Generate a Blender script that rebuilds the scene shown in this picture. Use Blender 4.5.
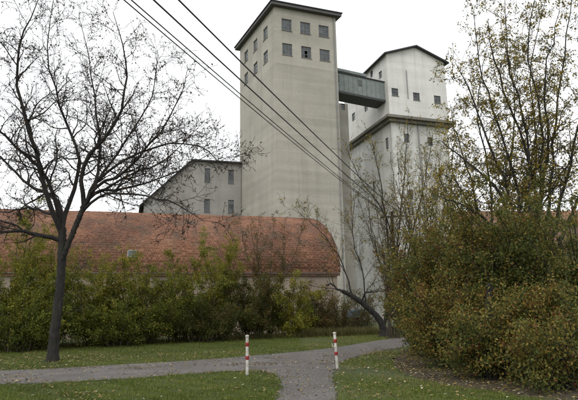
import bpy, bmesh, math, random
import numpy as np
from mathutils import Vector, Matrix

rng = np.random.default_rng(7)
random.seed(7)
scene = bpy.context.scene
for o in list(bpy.data.objects):
    bpy.data.objects.remove(o)

# ------------------------------------------------------------------ camera
FPX, PITCH_PX, ROLL, EYE = 530.0, 112.0, math.radians(1.1), 1.65
_th = math.atan(PITCH_PX / FPX)
CF = np.array([0, math.cos(_th), math.sin(_th)])
_u0 = np.array([0, -math.sin(_th), math.cos(_th)])
_r0 = np.array([1.0, 0, 0])
CR = math.cos(ROLL) * _r0 - math.sin(ROLL) * _u0
CU = math.sin(ROLL) * _r0 + math.cos(ROLL) * _u0
CO = np.array([0, 0, EYE])
cd = bpy.data.cameras.new('camera')
cam = bpy.data.objects.new('camera', cd)
scene.collection.objects.link(cam)
cd.sensor_fit = 'HORIZONTAL'
cd.sensor_width = 36.0
cd.lens = 36.0 * FPX / 578.0
cd.clip_start = 0.1
cd.clip_end = 6000
m = Matrix.Identity(4)
for i in range(3):
    m[i][0], m[i][1], m[i][2], m[i][3] = CR[i], CU[i], -CF[i], CO[i]
cam.matrix_world = m
scene.camera = cam

# ------------------------------------------------------------------ sky, sun, exposure
SUN_EL, SUN_AZ = math.radians(48), math.radians(205)      # compass-style azimuth: behind the camera, to the left
world = bpy.data.worlds.new('World')
scene.world = world
world.use_nodes = True
wn, wl = world.node_tree.nodes, world.node_tree.links
wn.clear()
wout = wn.new('ShaderNodeOutputWorld')
bg = wn.new('ShaderNodeBackground')
sky = wn.new('ShaderNodeTexSky')
sky.sky_type = 'NISHITA'
sky.sun_disc = False
sky.sun_elevation = SUN_EL
sky.sun_rotation = SUN_AZ
sky.air_density = 1.0
sky.dust_density = 6.0
hsv = wn.new('ShaderNodeHueSaturation')
hsv.inputs['Saturation'].default_value = 0.15
tcw = wn.new('ShaderNodeTexCoord')
nzw = wn.new('ShaderNodeTexNoise')
nzw.inputs['Scale'].default_value = 2.2
nzw.inputs['Detail'].default_value = 5
rw = wn.new('ShaderNodeValToRGB')
rw.color_ramp.elements[0].position, rw.color_ramp.elements[1].position = 0.3, 0.75
rw.color_ramp.elements[0].color = (11.6, 11.9, 12.2, 1)
rw.color_ramp.elements[1].color = (13.2, 13.3, 13.4, 1)
mxw = wn.new('ShaderNodeMixRGB')
mxw.inputs[0].default_value = 0.88                           # closed cloud cover
wl.new(tcw.outputs['Generated'], nzw.inputs['Vector'])
wl.new(nzw.outputs['Fac'], rw.inputs['Fac'])
wl.new(sky.outputs['Color'], hsv.inputs['Color'])
wl.new(hsv.outputs['Color'], mxw.inputs[1])
wl.new(rw.outputs['Color'], mxw.inputs[2])
wl.new(mxw.outputs[0], bg.inputs['Color'])
bg.inputs['Strength'].default_value = 0.1
wl.new(bg.outputs[0], wout.inputs['Surface'])

sd = bpy.data.lights.new('sun', 'SUN')
sd.energy = 1.0
sd.angle = math.radians(25)
sd.color = (1.0, 0.96, 0.9)
sun = bpy.data.objects.new('sun', sd)
scene.collection.objects.link(sun)
sv = Vector((math.sin(SUN_AZ) * math.cos(SUN_EL), math.cos(SUN_AZ) * math.cos(SUN_EL), math.sin(SUN_EL)))
sun.rotation_euler = sv.to_track_quat('Z', 'Y').to_euler()
sun.location = sv * 80

scene.view_settings.view_transform = 'Standard'
scene.view_settings.look = 'None'
scene.view_settings.gamma = 1.0
scene.view_settings.exposure = 0.12
scene.view_settings.use_curve_mapping = False
scene.cycles.max_bounces = 6
scene.cycles.diffuse_bounces = 3
scene.cycles.transparent_max_bounces = 4

# ------------------------------------------------------------------ measuring helpers
def ray(px, py): return CF * FPX + CR * (px - 289) - CU * (py - 200)
def P(px, py, d):
    v = ray(px, py); return CO + v * (d / v[1])
def G(px, py, z=0.0):
    v = ray(px, py); return CO + v * ((z - EYE) / v[2])
def az(a):
    a = math.radians(a); return np.array([math.sin(a), math.cos(a), 0.0])
def on_plane(px, py, p0, a):
    n = np.array([az(a)[1], -az(a)[0], 0]); v = ray(px, py)
    return CO + v * (((np.asarray(p0) - CO) @ n) / (v @ n))
UP = np.array([0, 0, 1.0])

# ------------------------------------------------------------------ object helpers
COL = scene.collection
def tag(o, label=None, cat=None, group=None, kind=None):
    if label: o['label'] = label
    if cat: o['category'] = cat
    if group: o['group'] = group
    if kind: o['kind'] = kind
    return o
def empty(name, loc, label, cat, group=None):
    o = bpy.data.objects.new(name, None)
    COL.objects.link(o)
    o.location = loc
    o.empty_display_size = 0.3
    return tag(o, label, cat, group)
def link(name, me, mat, parent=None, smooth=False):
    if mat is not None and len(me.materials) == 0: me.materials.append(mat)
    if smooth:
        me.polygons.foreach_set('use_smooth', np.ones(len(me.polygons), dtype=bool))
    o = bpy.data.objects.new(name, me)
    COL.objects.link(o)
    if parent is not None:
        o.parent = parent
        if parent.type == 'EMPTY': o.matrix_parent_inverse = Matrix.Translation(-Vector(parent.location))
    return o
def np_mesh(name, V, quads=None, tris=None, attr=None):
    me = bpy.data.meshes.new(name)
    V = np.asarray(V, dtype=np.float32).reshape(-1, 3)
    nq = 0 if quads is None else len(quads)
    nt = 0 if tris is None else len(tris)
    me.vertices.add(len(V))
    me.vertices.foreach_set('co', V.ravel())
    parts, starts, tot = [], [], []
    if nq: parts.append(np.asarray(quads, dtype=np.int32).ravel())
    if nt: parts.append(np.asarray(tris, dtype=np.int32).ravel())
    idx = np.concatenate(parts)
    me.loops.add(len(idx))
    me.loops.foreach_set('vertex_index', idx)
    me.polygons.add(nq + nt)
    ls = np.concatenate([np.arange(nq) * 4, nq * 4 + np.arange(nt) * 3]).astype(np.int32)
    me.polygons.foreach_set('loop_start', ls)
    me.update(calc_edges=True)
    if attr is not None:
        a = me.attributes.new('tint', 'FLOAT', 'POINT')
        a.data.foreach_set('value', np.asarray(attr, dtype=np.float32))
    return me

class MB:
    """collects boxes, prisms and panels into one mesh"""
    def __init__(s): s.v, s.f = [], []
    def poly(s, pts):
        n = len(s.v); s.v += [tuple(p) for p in pts]; s.f.append(tuple(range(n, n + len(pts))))
    def frame_box(s, o, a, b, c):
        """box from corner o along vectors a, b, c"""
        o, a, b, c = (np.asarray(x, float) for x in (o, a, b, c))
        n = len(s.v)
        for k in (0, 1):
            for j in (0, 1):
                for i in (0, 1):
                    s.v.append(tuple(o + a * i + b * j + c * k))
        s.f += [tuple(n + i for i in q) for q in ((0, 2, 3, 1), (4, 5, 7, 6), (0, 1, 5, 4), (2, 6, 7, 3), (0, 4, 6, 2), (1, 3, 7, 5))]
    def prism(s, pts, d):
        """polygon extruded by d"""
        pts = [np.asarray(p, float) for p in pts]; d = np.asarray(d, float)
        n, k = len(s.v), len(pts)
        s.v += [tuple(p) for p in pts] + [tuple(p + d) for p in pts]
        s.f.append(tuple(range(n + k - 1, n - 1, -1))); s.f.append(tuple(range(n + k, n + 2 * k)))
        for i in range(k):
            j = (i + 1) % k
            s.f.append((n + i, n + j, n + k + j, n + k + i))
    def panel(s, p0, d, L, z0, z1, ops=(), depth=0.25):
        """vertical wall sheet with recessed openings (u0,u1,v0,v1)"""
        p0 = np.asarray(p0, float); out = np.array([d[1], -d[0], 0])
        us = sorted({0, L} | {o[0] for o in ops} | {o[1] for o in ops})
        zs = sorted({z0, z1} | {o[2] for o in ops} | {o[3] for o in ops})
        q = lambda u, z, k=0: (p0[0] + d[0] * u - out[0] * k, p0[1] + d[1] * u - out[1] * k, z)
        for i in range(len(us) - 1):
            for j in range(len(zs) - 1):
                uc, zc = (us[i] + us[i + 1]) / 2, (zs[j] + zs[j + 1]) / 2
                if any(o[0] < uc < o[1] and o[2] < zc < o[3] for o in ops): continue
                s.poly([q(us[i], zs[j]), q(us[i + 1], zs[j]), q(us[i + 1], zs[j + 1]), q(us[i], zs[j + 1])])
        for a, b, c, e in ops:
            s.poly([q(a, c), q(b, c), q(b, c, depth), q(a, c, depth)])
            s.poly([q(a, e, depth), q(b, e, depth), q(b, e), q(a, e)])
            s.poly([q(a, c, depth), q(a, e, depth), q(a, e), q(a, c)])
            s.poly([q(b, c), q(b, e), q(b, e, depth), q(b, c, depth)])
    def build(s, name, mat, parent=None, bevel=0):
        me = bpy.data.meshes.new(name)
        me.from_pydata(s.v, [], s.f); me.update()
        o = link(name, me, mat, parent)
        if bevel:
            b = o.modifiers.new('bevel', 'BEVEL'); b.width = bevel; b.segments = 2
        return o

# ------------------------------------------------------------------ materials
def mat_new(name):
    mt = bpy.data.materials.new(name); mt.use_nodes = True
    nt = mt.node_tree; nt.nodes.clear()
    out = nt.nodes.new('ShaderNodeOutputMaterial')
    b = nt.nodes.new('ShaderNodeBsdfPrincipled')
    nt.links.new(b.outputs[0], out.inputs['Surface'])
    return mt, nt, b, out
def ramp(nt, fac, stops, interp='LINEAR'):
    r = nt.nodes.new('ShaderNodeValToRGB'); cr = r.color_ramp; cr.interpolation = interp
    while len(cr.elements) < len(stops): cr.elements.new(0.5)
    for e, (p, c) in zip(cr.elements, stops):
        e.position = p; e.color = (*c, 1) if len(c) == 3 else c
    nt.links.new(fac, r.inputs['Fac']); return r.outputs['Color']
def noise(nt, scale, detail=4, rough=0.55, vec=None, dist=0.0):
    n = nt.nodes.new('ShaderNodeTexNoise')
    n.inputs['Scale'].default_value = scale; n.inputs['Detail'].default_value = detail
    n.inputs['Roughness'].default_value = rough; n.inputs['Distortion'].default_value = dist
    if vec is not None: nt.links.new(vec, n.inputs['Vector'])
    return n.outputs['Fac']
def objco(nt, sc=(1, 1, 1)):
    g = nt.nodes.new('ShaderNodeNewGeometry')
    mp = nt.nodes.new('ShaderNodeMapping'); mp.inputs['Scale'].default_value = sc
    nt.links.new(g.outputs['Position'], mp.inputs['Vector']); return mp.outputs['Vector']
def mix(nt, fac, a, b, mode='MIX'):
    x = nt.nodes.new('ShaderNodeMixRGB'); x.blend_type = mode
    for sock, v in ((x.inputs[0], fac), (x.inputs[1], a), (x.inputs[2], b)):
        if isinstance(v, (int, float)): sock.default_value = v
        elif isinstance(v, tuple): sock.default_value = (*v, 1)
        else: nt.links.new(v, sock)
    return x.outputs[0]
def bump(nt, b, h, strength=0.3, dist=0.02):
    bp = nt.nodes.new('ShaderNodeBump'); bp.inputs['Strength'].default_value = strength
    bp.inputs['Distance'].default_value = dist
    nt.links.new(h, bp.inputs['Height']); nt.links.new(bp.outputs[0], b.inputs['Normal'])

def wall_mat(name, base, dirt, streak=0.5, bands=0.0, blotch=0.35, rough=0.9):
    mt, nt, b, _ = mat_new(name)
    pos = objco(nt)
    c = ramp(nt, noise(nt, 0.22, 6, 0.6, pos), [(0.3, tuple(x * (1 - blotch) + d * blotch for x, d in zip(base, dirt))), (0.62, base)])
    st = ramp(nt, noise(nt, 1.0, 5, 0.6, objco(nt, (0.9, 0.9, 0.045))), [(0.47, (0, 0, 0)), (0.75, (1, 1, 1))])
    c = mix(nt, mix(nt, 1.0, st, (streak,) * 3, 'MULTIPLY'), c, dirt)
    lay = ramp(nt, noise(nt, 1.0, 4, 0.6, objco(nt, (0.05, 0.05, 0.9))), [(0.35, (0.91, 0.91, 0.90)), (0.62, (1.04, 1.04, 1.04))])
    c = mix(nt, 1.0, c, lay, 'MULTIPLY')
    run = ramp(nt, noise(nt, 1.0, 6, 0.7, objco(nt, (3.2, 3.2, 0.09))), [(0.58, (0, 0, 0)), (0.76, (0.55,) * 3)])
    c = mix(nt, run, c, tuple(x * 0.75 for x in dirt))
    if bands:
        w = nt.nodes.new('ShaderNodeTexWave'); w.bands_direction = 'Z'; w.wave_profile = 'SAW'
        w.inputs['Scale'].default_value = 0.13; w.inputs['Distortion'].default_value = 0.5
        w.inputs['Detail'].default_value = 3; w.inputs['Detail Scale'].default_value = 0.6
        nt.links.new(pos, w.inputs['Vector'])
        bd = ramp(nt, w.outputs['Color'], [(0.0, (0.9, 0.9, 0.9)), (0.09, (1, 1, 1)), (1.0, (1 - bands,) * 3)])
        c = mix(nt, 1.0, c, bd, 'MULTIPLY')
    fine = noise(nt, 5.0, 8, 0.65, pos)
    c = mix(nt, 0.2, c, ramp(nt, fine, [(0.25, (0.45,) * 3), (0.75, (1.4,) * 3)]), 'MULTIPLY')
    nt.links.new(c, b.inputs['Base Color']); b.inputs['Roughness'].default_value = rough
    bump(nt, b, fine, 0.25, 0.02)
    return mt
def plain_mat(name, col, rough=0.6, var=0.25, scale=6, metal=0.0, dirt=None):
    mt, nt, b, _ = mat_new(name)
    n = noise(nt, scale, 6, 0.6, objco(nt))
    lo = dirt or tuple(x * (1 - var) for x in col)
    nt.links.new(ramp(nt, n, [(0.3, lo), (0.65, col)]), b.inputs['Base Color'])
    b.inputs['Roughness'].default_value = rough; b.inputs['Metallic'].default_value = metal
    bump(nt, b, n, 0.2, 0.01)
    return mt
def leaf_mat(name, stops, trans=0.3):
    mt, nt, b, out = mat_new(name)
    a = nt.nodes.new('ShaderNodeAttribute'); a.attribute_name = 'tint'
    c = ramp(nt, a.outputs['Fac'], stops)
    nt.links.new(c, b.inputs['Base Color']); b.inputs['Roughness'].default_value = 0.62
    b.inputs['Specular IOR Level'].default_value = 0.25
    t = nt.nodes.new('ShaderNodeBsdfTranslucent'); nt.links.new(c, t.inputs['Color'])
    ms = nt.nodes.new('ShaderNodeMixShader'); ms.inputs[0].default_value = trans
    nt.links.new(b.outputs[0], ms.inputs[1]); nt.links.new(t.outputs[0], ms.inputs[2])
    nt.links.new(ms.outputs[0], out.inputs['Surface'])
    return mt
def bark_mat(name, col, moss=None):
    mt, nt, b, _ = mat_new(name)
    n = noise(nt, 16, 8, 0.7, objco(nt, (1, 1, 0.16)), 0.8)
    c = ramp(nt, n, [(0.38, tuple(x * 0.25 for x in col)), (0.62, tuple(x * 1.5 for x in col))])
    if moss:
        c = mix(nt, ramp(nt, noise(nt, 2.0, 4, 0.6, objco(nt)), [(0.5, (0, 0, 0)), (0.72, (0.6,) * 3)]), c, moss)
    nt.links.new(c, b.inputs['Base Color']); b.inputs['Roughness'].default_value = 0.9
    bump(nt, b, n, 1.0, 0.06)
    return mt

M = {}
M['tower'] = wall_mat('tower_concrete', (0.42, 0.40, 0.345), (0.27, 0.255, 0.215), 0.5, 0.055, 0.4)
M['shaft'] = wall_mat('shaft_render', (0.33, 0.31, 0.265), (0.19, 0.18, 0.16), 0.5, 0.0, 0.5)
M['white'] = wall_mat('white_render', (0.72, 0.715, 0.69), (0.40, 0.39, 0.35), 0.35, 0.0, 0.2)
M['white_low'] = wall_mat('streaked_white_render', (0.62, 0.62, 0.59), (0.30, 0.295, 0.26), 0.7, 0.0, 0.5)  # lower silo walls: duller white with stronger streaks and blotches
M['ledge'] = wall_mat('weathered_concrete', (0.22, 0.205, 0.175), (0.09, 0.085, 0.07), 0.7, 0.0, 0.6)
M['house'] = wall_mat('grey_render', (0.34, 0.33, 0.305), (0.19, 0.18, 0.16), 0.6, 0.0, 0.6)
M['barnwall'] = wall_mat('old_plaster', (0.34, 0.28, 0.225), (0.17, 0.13, 0.1), 0.6, 0.0, 0.7)
M['roofdark'] = plain_mat('dark_roofing', (0.055, 0.055, 0.06), 0.75, 0.3, 2)
M['fascia'] = plain_mat('grey_fascia', (0.10, 0.098, 0.10), 0.7, 0.3, 2)
M['frame'] = plain_mat('window_frame_grey', (0.21, 0.22, 0.22), 0.6, 0.3, 5)
M['frame_dark'] = plain_mat('window_frame_brown', (0.12, 0.11, 0.10), 0.7, 0.3, 5)
M['metal'] = plain_mat('grey_green_sheet', (0.22, 0.255, 0.245), 0.55, 0.3, 1.2, 0.0, (0.15, 0.17, 0.16))
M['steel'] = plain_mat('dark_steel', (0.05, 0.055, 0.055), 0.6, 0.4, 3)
M['zinc'] = plain_mat('zinc', (0.24, 0.25, 0.25), 0.5, 0.3, 3)
M['tile_dark'] = plain_mat('verge_tile', (0.13, 0.065, 0.045), 0.85, 0.4, 3)
M['rust'] = plain_mat('old_gutter', (0.10, 0.08, 0.065), 0.7, 0.4, 3)
M['wood'] = bark_mat('pole_wood', (0.11, 0.09, 0.07))
M['wire'] = plain_mat('wire_black', (0.025, 0.025, 0.028), 0.6, 0.2, 3)
M['porcelain'] = plain_mat('insulator', (0.12, 0.06, 0.035), 0.2, 0.2, 8)
M['pwhite'] = plain_mat('post_white', (0.62, 0.6, 0.56), 0.45, 0.3, 7, 0.0, (0.27, 0.24, 0.19))
M['pred'] = plain_mat('post_red', (0.3, 0.022, 0.02), 0.4, 0.4, 12)
M['tarp'] = plain_mat('blue_tarp', (0.085, 0.135, 0.165), 0.4, 0.4, 3)
mt, nt, b, _ = mat_new('window_glass')
nt.links.new(ramp(nt, noise(nt, 1.3, 3, 0.5, objco(nt)), [(0.35, (0.02, 0.027, 0.03)), (0.7, (0.085, 0.10, 0.105))]), b.inputs['Base Color'])
b.inputs['Roughness'].default_value = 0.12; b.inputs['Specular IOR Level'].default_value = 0.6
M['glass'] = mt
mt, nt, b, _ = mat_new('roof_tiles')
a = nt.nodes.new('ShaderNodeAttribute'); a.attribute_name = 'tint'
c = ramp(nt, a.outputs['Fac'], [(0.0, (0.10, 0.05, 0.036)), (0.18, (0.165, 0.076, 0.05)), (0.55, (0.24, 0.115, 0.07)), (0.85, (0.29, 0.145, 0.09)), (1.0, (0.25, 0.16, 0.12))])
pat = ramp(nt, noise(nt, 0.35, 6, 0.6, objco(nt)), [(0.36, (0.6, 0.56, 0.54)), (0.6, (1, 1, 1))])
c = mix(nt, 1.0, c, pat, 'MULTIPLY')
lich = ramp(nt, noise(nt, 0.9, 8, 0.75, objco(nt)), [(0.47, (0, 0, 0)), (0.62, (0.85,) * 3)])
c = mix(nt, lich, c, (0.105, 0.078, 0.055))
pale = ramp(nt, noise(nt, 0.16, 5, 0.6, objco(nt)), [(0.45, (0, 0, 0)), (0.7, (0.6,) * 3)])
c = mix(nt, pale, c, (0.40, 0.19, 0.105))
nt.links.new(c, b.inputs['Base Color']); b.inputs['Roughness'].default_value = 0.85
M['tile'] = mt
M['bark_dark'] = bark_mat('bark_dark', (0.026, 0.022, 0.019), (0.026, 0.03, 0.015))
M['bark_grey'] = bark_mat('bark_grey', (0.075, 0.066, 0.056), (0.05, 0.055, 0.028))
M['bark_brown'] = bark_mat('bark_brown', (0.085, 0.065, 0.045))
G1, G2, G3 = (0.06, 0.078, 0.012), (0.14, 0.162, 0.022), (0.235, 0.235, 0.033)
YL, OC, BR, RU, DB = (0.36, 0.28, 0.035), (0.25, 0.16, 0.03), (0.10, 0.06, 0.022), (0.15, 0.055, 0.02), (0.045, 0.028, 0.015)
M['leaf_green'] = leaf_mat('leaf_green', [(0, G1), (0.4, G2), (0.75, G3), (0.92, YL), (1, RU)], 0.38)
M['leaf_lime'] = leaf_mat('leaf_lime', [(0, G2), (0.4, G3), (0.7, (0.30, 0.27, 0.032)), (0.95, YL), (1, OC)], 0.38)
M['leaf_olive'] = leaf_mat('leaf_olive', [(0, G1), (0.3, (0.08, 0.08, 0.02)), (0.55, (0.13, 0.11, 0.03)), (0.75, BR), (0.92, OC), (1, RU)], 0.38)
M['leaf_thicket'] = leaf_mat('leaf_thicket', [(0, (0.05, 0.07, 0.018)), (0.38, (0.12, 0.14, 0.034)), (0.58, (0.22, 0.195, 0.045)), (0.77, (0.185, 0.125, 0.038)), (0.92, (0.36, 0.27, 0.05)), (1, RU)], 0.38)
M['leaf_yellow'] = leaf_mat('leaf_yellow', [(0, (0.09, 0.085, 0.018)), (0.35, (0.2, 0.16, 0.028)), (0.7, (0.36, 0.26, 0.03)), (1, (0.5, 0.36, 0.035))], 0.45)
M['leaf_brown'] = leaf_mat('leaf_brown', [(0, DB), (0.5, (0.07, 0.042, 0.026)), (0.85, (0.11, 0.055, 0.03)), (1, (0.16, 0.10, 0.04))])
M['leaf_litter'] = leaf_mat('leaf_litter', [(0, (0.06, 0.04, 0.02)), (0.5, (0.16, 0.11, 0.04)), (0.85, (0.30, 0.22, 0.08)), (1, (0.42, 0.38, 0.28))], 0.1)
M['blade'] = leaf_mat('grass_blade', [(0, (0.06, 0.075, 0.013)), (0.5, (0.115, 0.155, 0.025)), (0.85, (0.18, 0.2, 0.04)), (1, (0.26, 0.21, 0.08))], 0.3)
M['dryblade'] = leaf_mat('dry_blade', [(0, (0.06, 0.075, 0.018)), (0.45, (0.12, 0.115, 0.035)), (1, (0.24, 0.18, 0.085))], 0.25)

mt, nt, b, _ = mat_new('grass_ground')
pos = objco(nt)
c = ramp(nt, noise(nt, 0.5, 6, 0.6, pos), [(0.32, (0.042, 0.05, 0.015)), (0.5, (0.055, 0.075, 0.017)), (0.7, (0.08, 0.08, 0.028))])
c = mix(nt, 0.7, c, ramp(nt, noise(nt, 22, 6, 0.7, pos), [(0.3, (0.35,) * 3), (0.7, (1.5,) * 3)]), 'MULTIPLY')
nt.links.new(c, b.inputs['Base Color']); b.inputs['Roughness'].default_value = 0.95
bump(nt, b, noise(nt, 30, 5, 0.7, pos), 0.7, 0.03)
M['ground'] = mt
mt, nt, b, _ = mat_new('gravel_path')
pos = objco(nt)
c = ramp(nt, noise(nt, 0.7, 6, 0.6, pos), [(0.3, (0.085, 0.076, 0.07)), (0.7, (0.15, 0.138, 0.13))])
v = nt.nodes.new('ShaderNodeTexVoronoi'); v.inputs['Scale'].default_value = 38; nt.links.new(pos, v.inputs['Vector'])
c = mix(nt, 0.55, c, ramp(nt, v.outputs['Color'], [(0.1, (0.5,) * 3), (0.9, (1.4,) * 3)]), 'MULTIPLY')
c = mix(nt, ramp(nt, noise(nt, 1.1, 7, 0.7, pos), [(0.5, (0, 0, 0)), (0.68, (0.7,) * 3)]), c, (0.075, 0.062, 0.045))
nt.links.new(c, b.inputs['Base Color']); b.inputs['Roughness'].default_value = 0.9
bump(nt, b, v.outputs['Distance'], 0.6, 0.015)
M['path'] = mt
mt, nt, b, _ = mat_new('leafy_soil')
pos = objco(nt)
c = ramp(nt, noise(nt, 3.0, 7, 0.65, pos), [(0.3, (0.028, 0.021, 0.014)), (0.55, (0.055, 0.04, 0.024)), (0.75, (0.05, 0.052, 0.018))])
nt.links.new(c, b.inputs['Base Color']); b.inputs['Roughness'].default_value = 0.95
bump(nt, b, noise(nt, 25, 5, 0.7, pos), 0.8, 0.03)
M['soil'] = mt

M['pebble'] = plain_mat('pebble', (0.2, 0.185, 0.17), 0.85, 0.5, 14)

# ================================================================== GROUND
gm = MB(); S_ = 2500.0
gm.poly([(-S_, -S_, 0), (S_, -S_, 0), (S_, S_, 0), (-S_, S_, 0)])
tag(gm.build('ground', M['ground']), 'short green lawn ground running out to the buildings', kind='structure')

def g2(lst): return [tuple(G(x, y)[:2]) for x, y in lst]
def ragged(poly, step=0.22, amp=0.05):
    out = []; n = len(poly)
    for i in range(n):
        a, b_ = np.array(poly[i]), np.array(poly[(i + 1) % n])
        L = np.linalg.norm(b_ - a); k = max(1, min(160, int(L / step)))
        nn = np.array([-(b_ - a)[1], (b_ - a)[0]]) / max(L, 1e-6)
        for j in range(k):
            w = amp * (rng.normal() if j else 0.3 * rng.normal())
            out.append(a + (b_ - a) * (j / k) + nn * w)
    return np.array(out)
def chaikin(pts, it=2):
    p = np.array(pts)
    for _ in range(it):
        q = [p[0]]
        for i in range(len(p) - 1):
            q += [p[i] * 0.75 + p[i + 1] * 0.25, p[i] * 0.25 + p[i + 1] * 0.75]
        q.append(p[-1]); p = np.array(q)
    return [tuple(x) for x in p]
far_edge = chaikin([(-24.0, 18.3)] + g2([(0, 372), (100, 366), (200, 360.5), (276, 354), (333, 348.5), (390, 338.5)]) + [(11.5, 39.0), (19, 47.0)])
near_right = chaikin([(21.5, 45.5), (13.0, 35.5)] + g2([(402, 347), (372, 353), (352, 358), (338, 364), (332, 374)]) + [(0.80, 10.7), (0.75, 5.0), (0.9, -6.0)])
near_left = chaikin([(-0.55, -6.0), (-0.5, 5.0), (-0.32, 10.7)] + g2([(282, 385), (279, 377), (268, 372), (235, 371), (180, 375), (100, 381), (0, 386)]) + [(-24.0, 15.4)])
path_poly = np.array(far_edge + near_right + near_left)
bed_poly = np.array(chaikin(g2([(412, 348), (392, 358), (396, 372), (440, 385), (500, 394)]) + [(5.1, 9.4), (6.6, 6.0), (14, 4.0)]) + [(20, 10), (19, 24), (13.4, 33.5)])
def sheet(name, poly, z, mat, label, amp):
    pp = ragged([tuple(p) for p in poly], 0.2, amp)
    bm = bmesh.new()
    vs = [bm.verts.new((x, y, z)) for x, y in pp]
    fc = bm.faces.new(vs)
    if fc.normal.z < 0: fc.normal_flip()
    bmesh.ops.triangulate(bm, faces=[fc])
    bm.normal_update()
    for q in bm.faces:
        if q.normal.z < 0: q.normal_flip()
    me = bpy.data.meshes.new(name); bm.to_mesh(me); bm.free()
    return tag(link(name, me, mat), label, kind='structure')
sheet('soil_bed', bed_poly, 0.004, M['soil'], 'brown leaf strewn soil under the thicket on the right', 0.06)
sheet('path_verge', path_poly, 0.0065, M['soil'], 'ragged brown soil fringe along the footpath', 0.13)
sheet('footpath', path_poly, 0.009, M['path'], 'grey gravel footpath with its branch between the two posts', 0.035)

def inside(poly, X, Y):
    r = np.zeros(len(X), dtype=bool); n = len(poly); j = n - 1
    for i in range(n):
        xi, yi = poly[i]; xj, yj = poly[j]
        c = ((yi > Y) != (yj > Y)) & (X < (xj - xi) * (Y - yi) / ((yj - yi) if yj != yi else 1e-9) + xi)
        r ^= c; j = i
    return r

# ================================================================== BUILDINGS
def window(parent, p0, d, u0, u1, z0, z1, cols, rows, depth=0.16, fr=None, skip=None, sill=None, bar=0.045, label=None):
    """frame with bars standing in an opening; panes are its sub-part"""
    out = np.array([d[1], -d[0], 0]); d = np.asarray(d, float)
    o = np.array([p0[0], p0[1], 0]) - out * depth
    f = MB(); t = 0.05; e = 0.07
    w, h = u1 - u0, z1 - z0
    def bx(mb, ua, ub, za, zb, k0, k1):
        mb.frame_box(o + d * ua + out * k0 + UP * za, d * (ub - ua), out * (k1 - k0), UP * (zb - za))
    bx(f, u0, u1, z0, z0 + e, 0, t); bx(f, u0, u1, z1 - e, z1, 0, t)
    bx(f, u0, u0 + e, z0 + e, z1 - e, 0, t); bx(f, u1 - e, u1, z0 + e, z1 - e, 0, t)
    for i in range(1, cols):
        c = u0 + w * i / cols; bx(f, c - bar / 2, c + bar / 2, z0 + e, z1 - e, 0.004, t - 0.006)
    for i in range(1, rows):
        c = z0 + h * i / rows; bx(f, u0 + e, u1 - e, c - bar / 2, c + bar / 2, 0.006, t - 0.008)
    wo = f.build('window', fr or M['frame'], parent)
    if label: wo['label'] = label
    g = MB()
    for i in range(cols):
        for j in range(rows):
            if skip and (i, j) in skip: continue
            a, b_ = u0 + w * i / cols + 0.02, u0 + w * (i + 1) / cols - 0.02
            za, zb = z0 + h * j / rows + 0.02, z0 + h * (j + 1) / rows - 0.02
            tl = rng.normal(0, 0.006, 2)
            q = [o + d * a + out * (0.012 + tl[0]) + UP * za, o + d * b_ + out * (0.012 - tl[0]) + UP * za,
                 o + d * b_ + out * (0.012 + tl[1]) + UP * zb, o + d * a + out * (0.012 - tl[1]) + UP * zb]
            g.poly(q)
    g.build('pane', M['glass'], wo)
    # dark coloured board standing in for the unlit room behind
    k = MB(); bx(k, u0 - 0.02, u1 + 0.02, z0 - 0.02, z1 + 0.02, -0.6, -0.5); k.build('dark_room_board', M['steel'], wo)
    if sill:
        s = MB(); bx(s, u0 - 0.06, u1 + 0.06, z0 - 0.08, z0 - 0.003, depth - 0.1, depth + 0.07); s.build('sill', M['ledge'], wo)
    return wo

def downpipe(parent, p, z0, z1, r=0.07, mat=None):
    V = []; n = 8
    ang = np.arange(n) * 2 * math.pi / n
    for z in (z0, z1):
        V += [(p[0] + r * math.cos(a_), p[1] + r * math.sin(a_), z) for a_ in ang]
    q = [(i, (i + 1) % n, n + (i + 1) % n, n + i) for i in range(n)]
    return link('downpipe', np_mesh('downpipe', V, q), mat or M['zinc'], parent, True)

# ---- elevator tower
TC = np.array([-1.53, 65.0, 0]); TA, TB = az(70), az(-26); TW, TD, TH = 9.15, 13.05, 42.3
tw = empty('elevator_tower', TC, 'tall beige concrete elevator tower with flat dark eaves', 'tower')
def pix_rect(p0, a, d, x0, x1, y0, y1, ref):
    """opening on a facade from its picture position"""
    A_, B_ = on_plane(x0, (y0 + y1) / 2, p0, a), on_plane(x1, (y0 + y1) / 2, p0, a)
    xm = (x0 + x1) / 2
    lo, hi = on_plane(xm, y1, p0, a)[2], on_plane(xm, y0, p0, a)[2]
    u = sorted([(A_ - ref) @ d, (B_ - ref) @ d])
    return (round(float(u[0]), 2), round(float(u[1]), 2), round(float(lo), 2), round(float(hi), 2))
front = []
for x, y in ((286.6, 24.2), (305.3, 28.2), (323.8, 31.6), (287.3, 49.0), (306.3, 52.4), (324.8, 55.3)):
    front.append(pix_rect(TC, 70, TA, x - 5.0, x + 5.0, y - 5.7, y + 5.7, TC))
for rw_ in (front[:3], front[3:]):
    zlo = sum(o[2] for o in rw_) / 3; zhi = sum(o[3] for o in rw_) / 3
    for i, o in enumerate(rw_):
        front[front.index(o)] = (o[0], o[1], zlo, zhi)
LB = TC + TB * TD                                  # back end of the left face; facade runs from there to the corner
left = []
rows_z = [(front[0][2], front[0][3]), (front[3][2], front[3][3])]
for zlo, zhi in rows_z:
    for uc in (2.6, 6.3, 10.0):
        left.append((uc - 0.75, uc + 0.75, zlo, zhi))
wm = MB()
wm.panel(TC, TA, TW, 0, TH, front)
wm.panel(LB, -TB, TD, 0, TH, left)
RF = TC + TA * TW
wm.panel(RF, TB, TD, 0, TH)
wm.panel(RF + TB * TD, -TA, TW, 0, TH)
wm.build('wall', M['tower'], tw)
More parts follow.
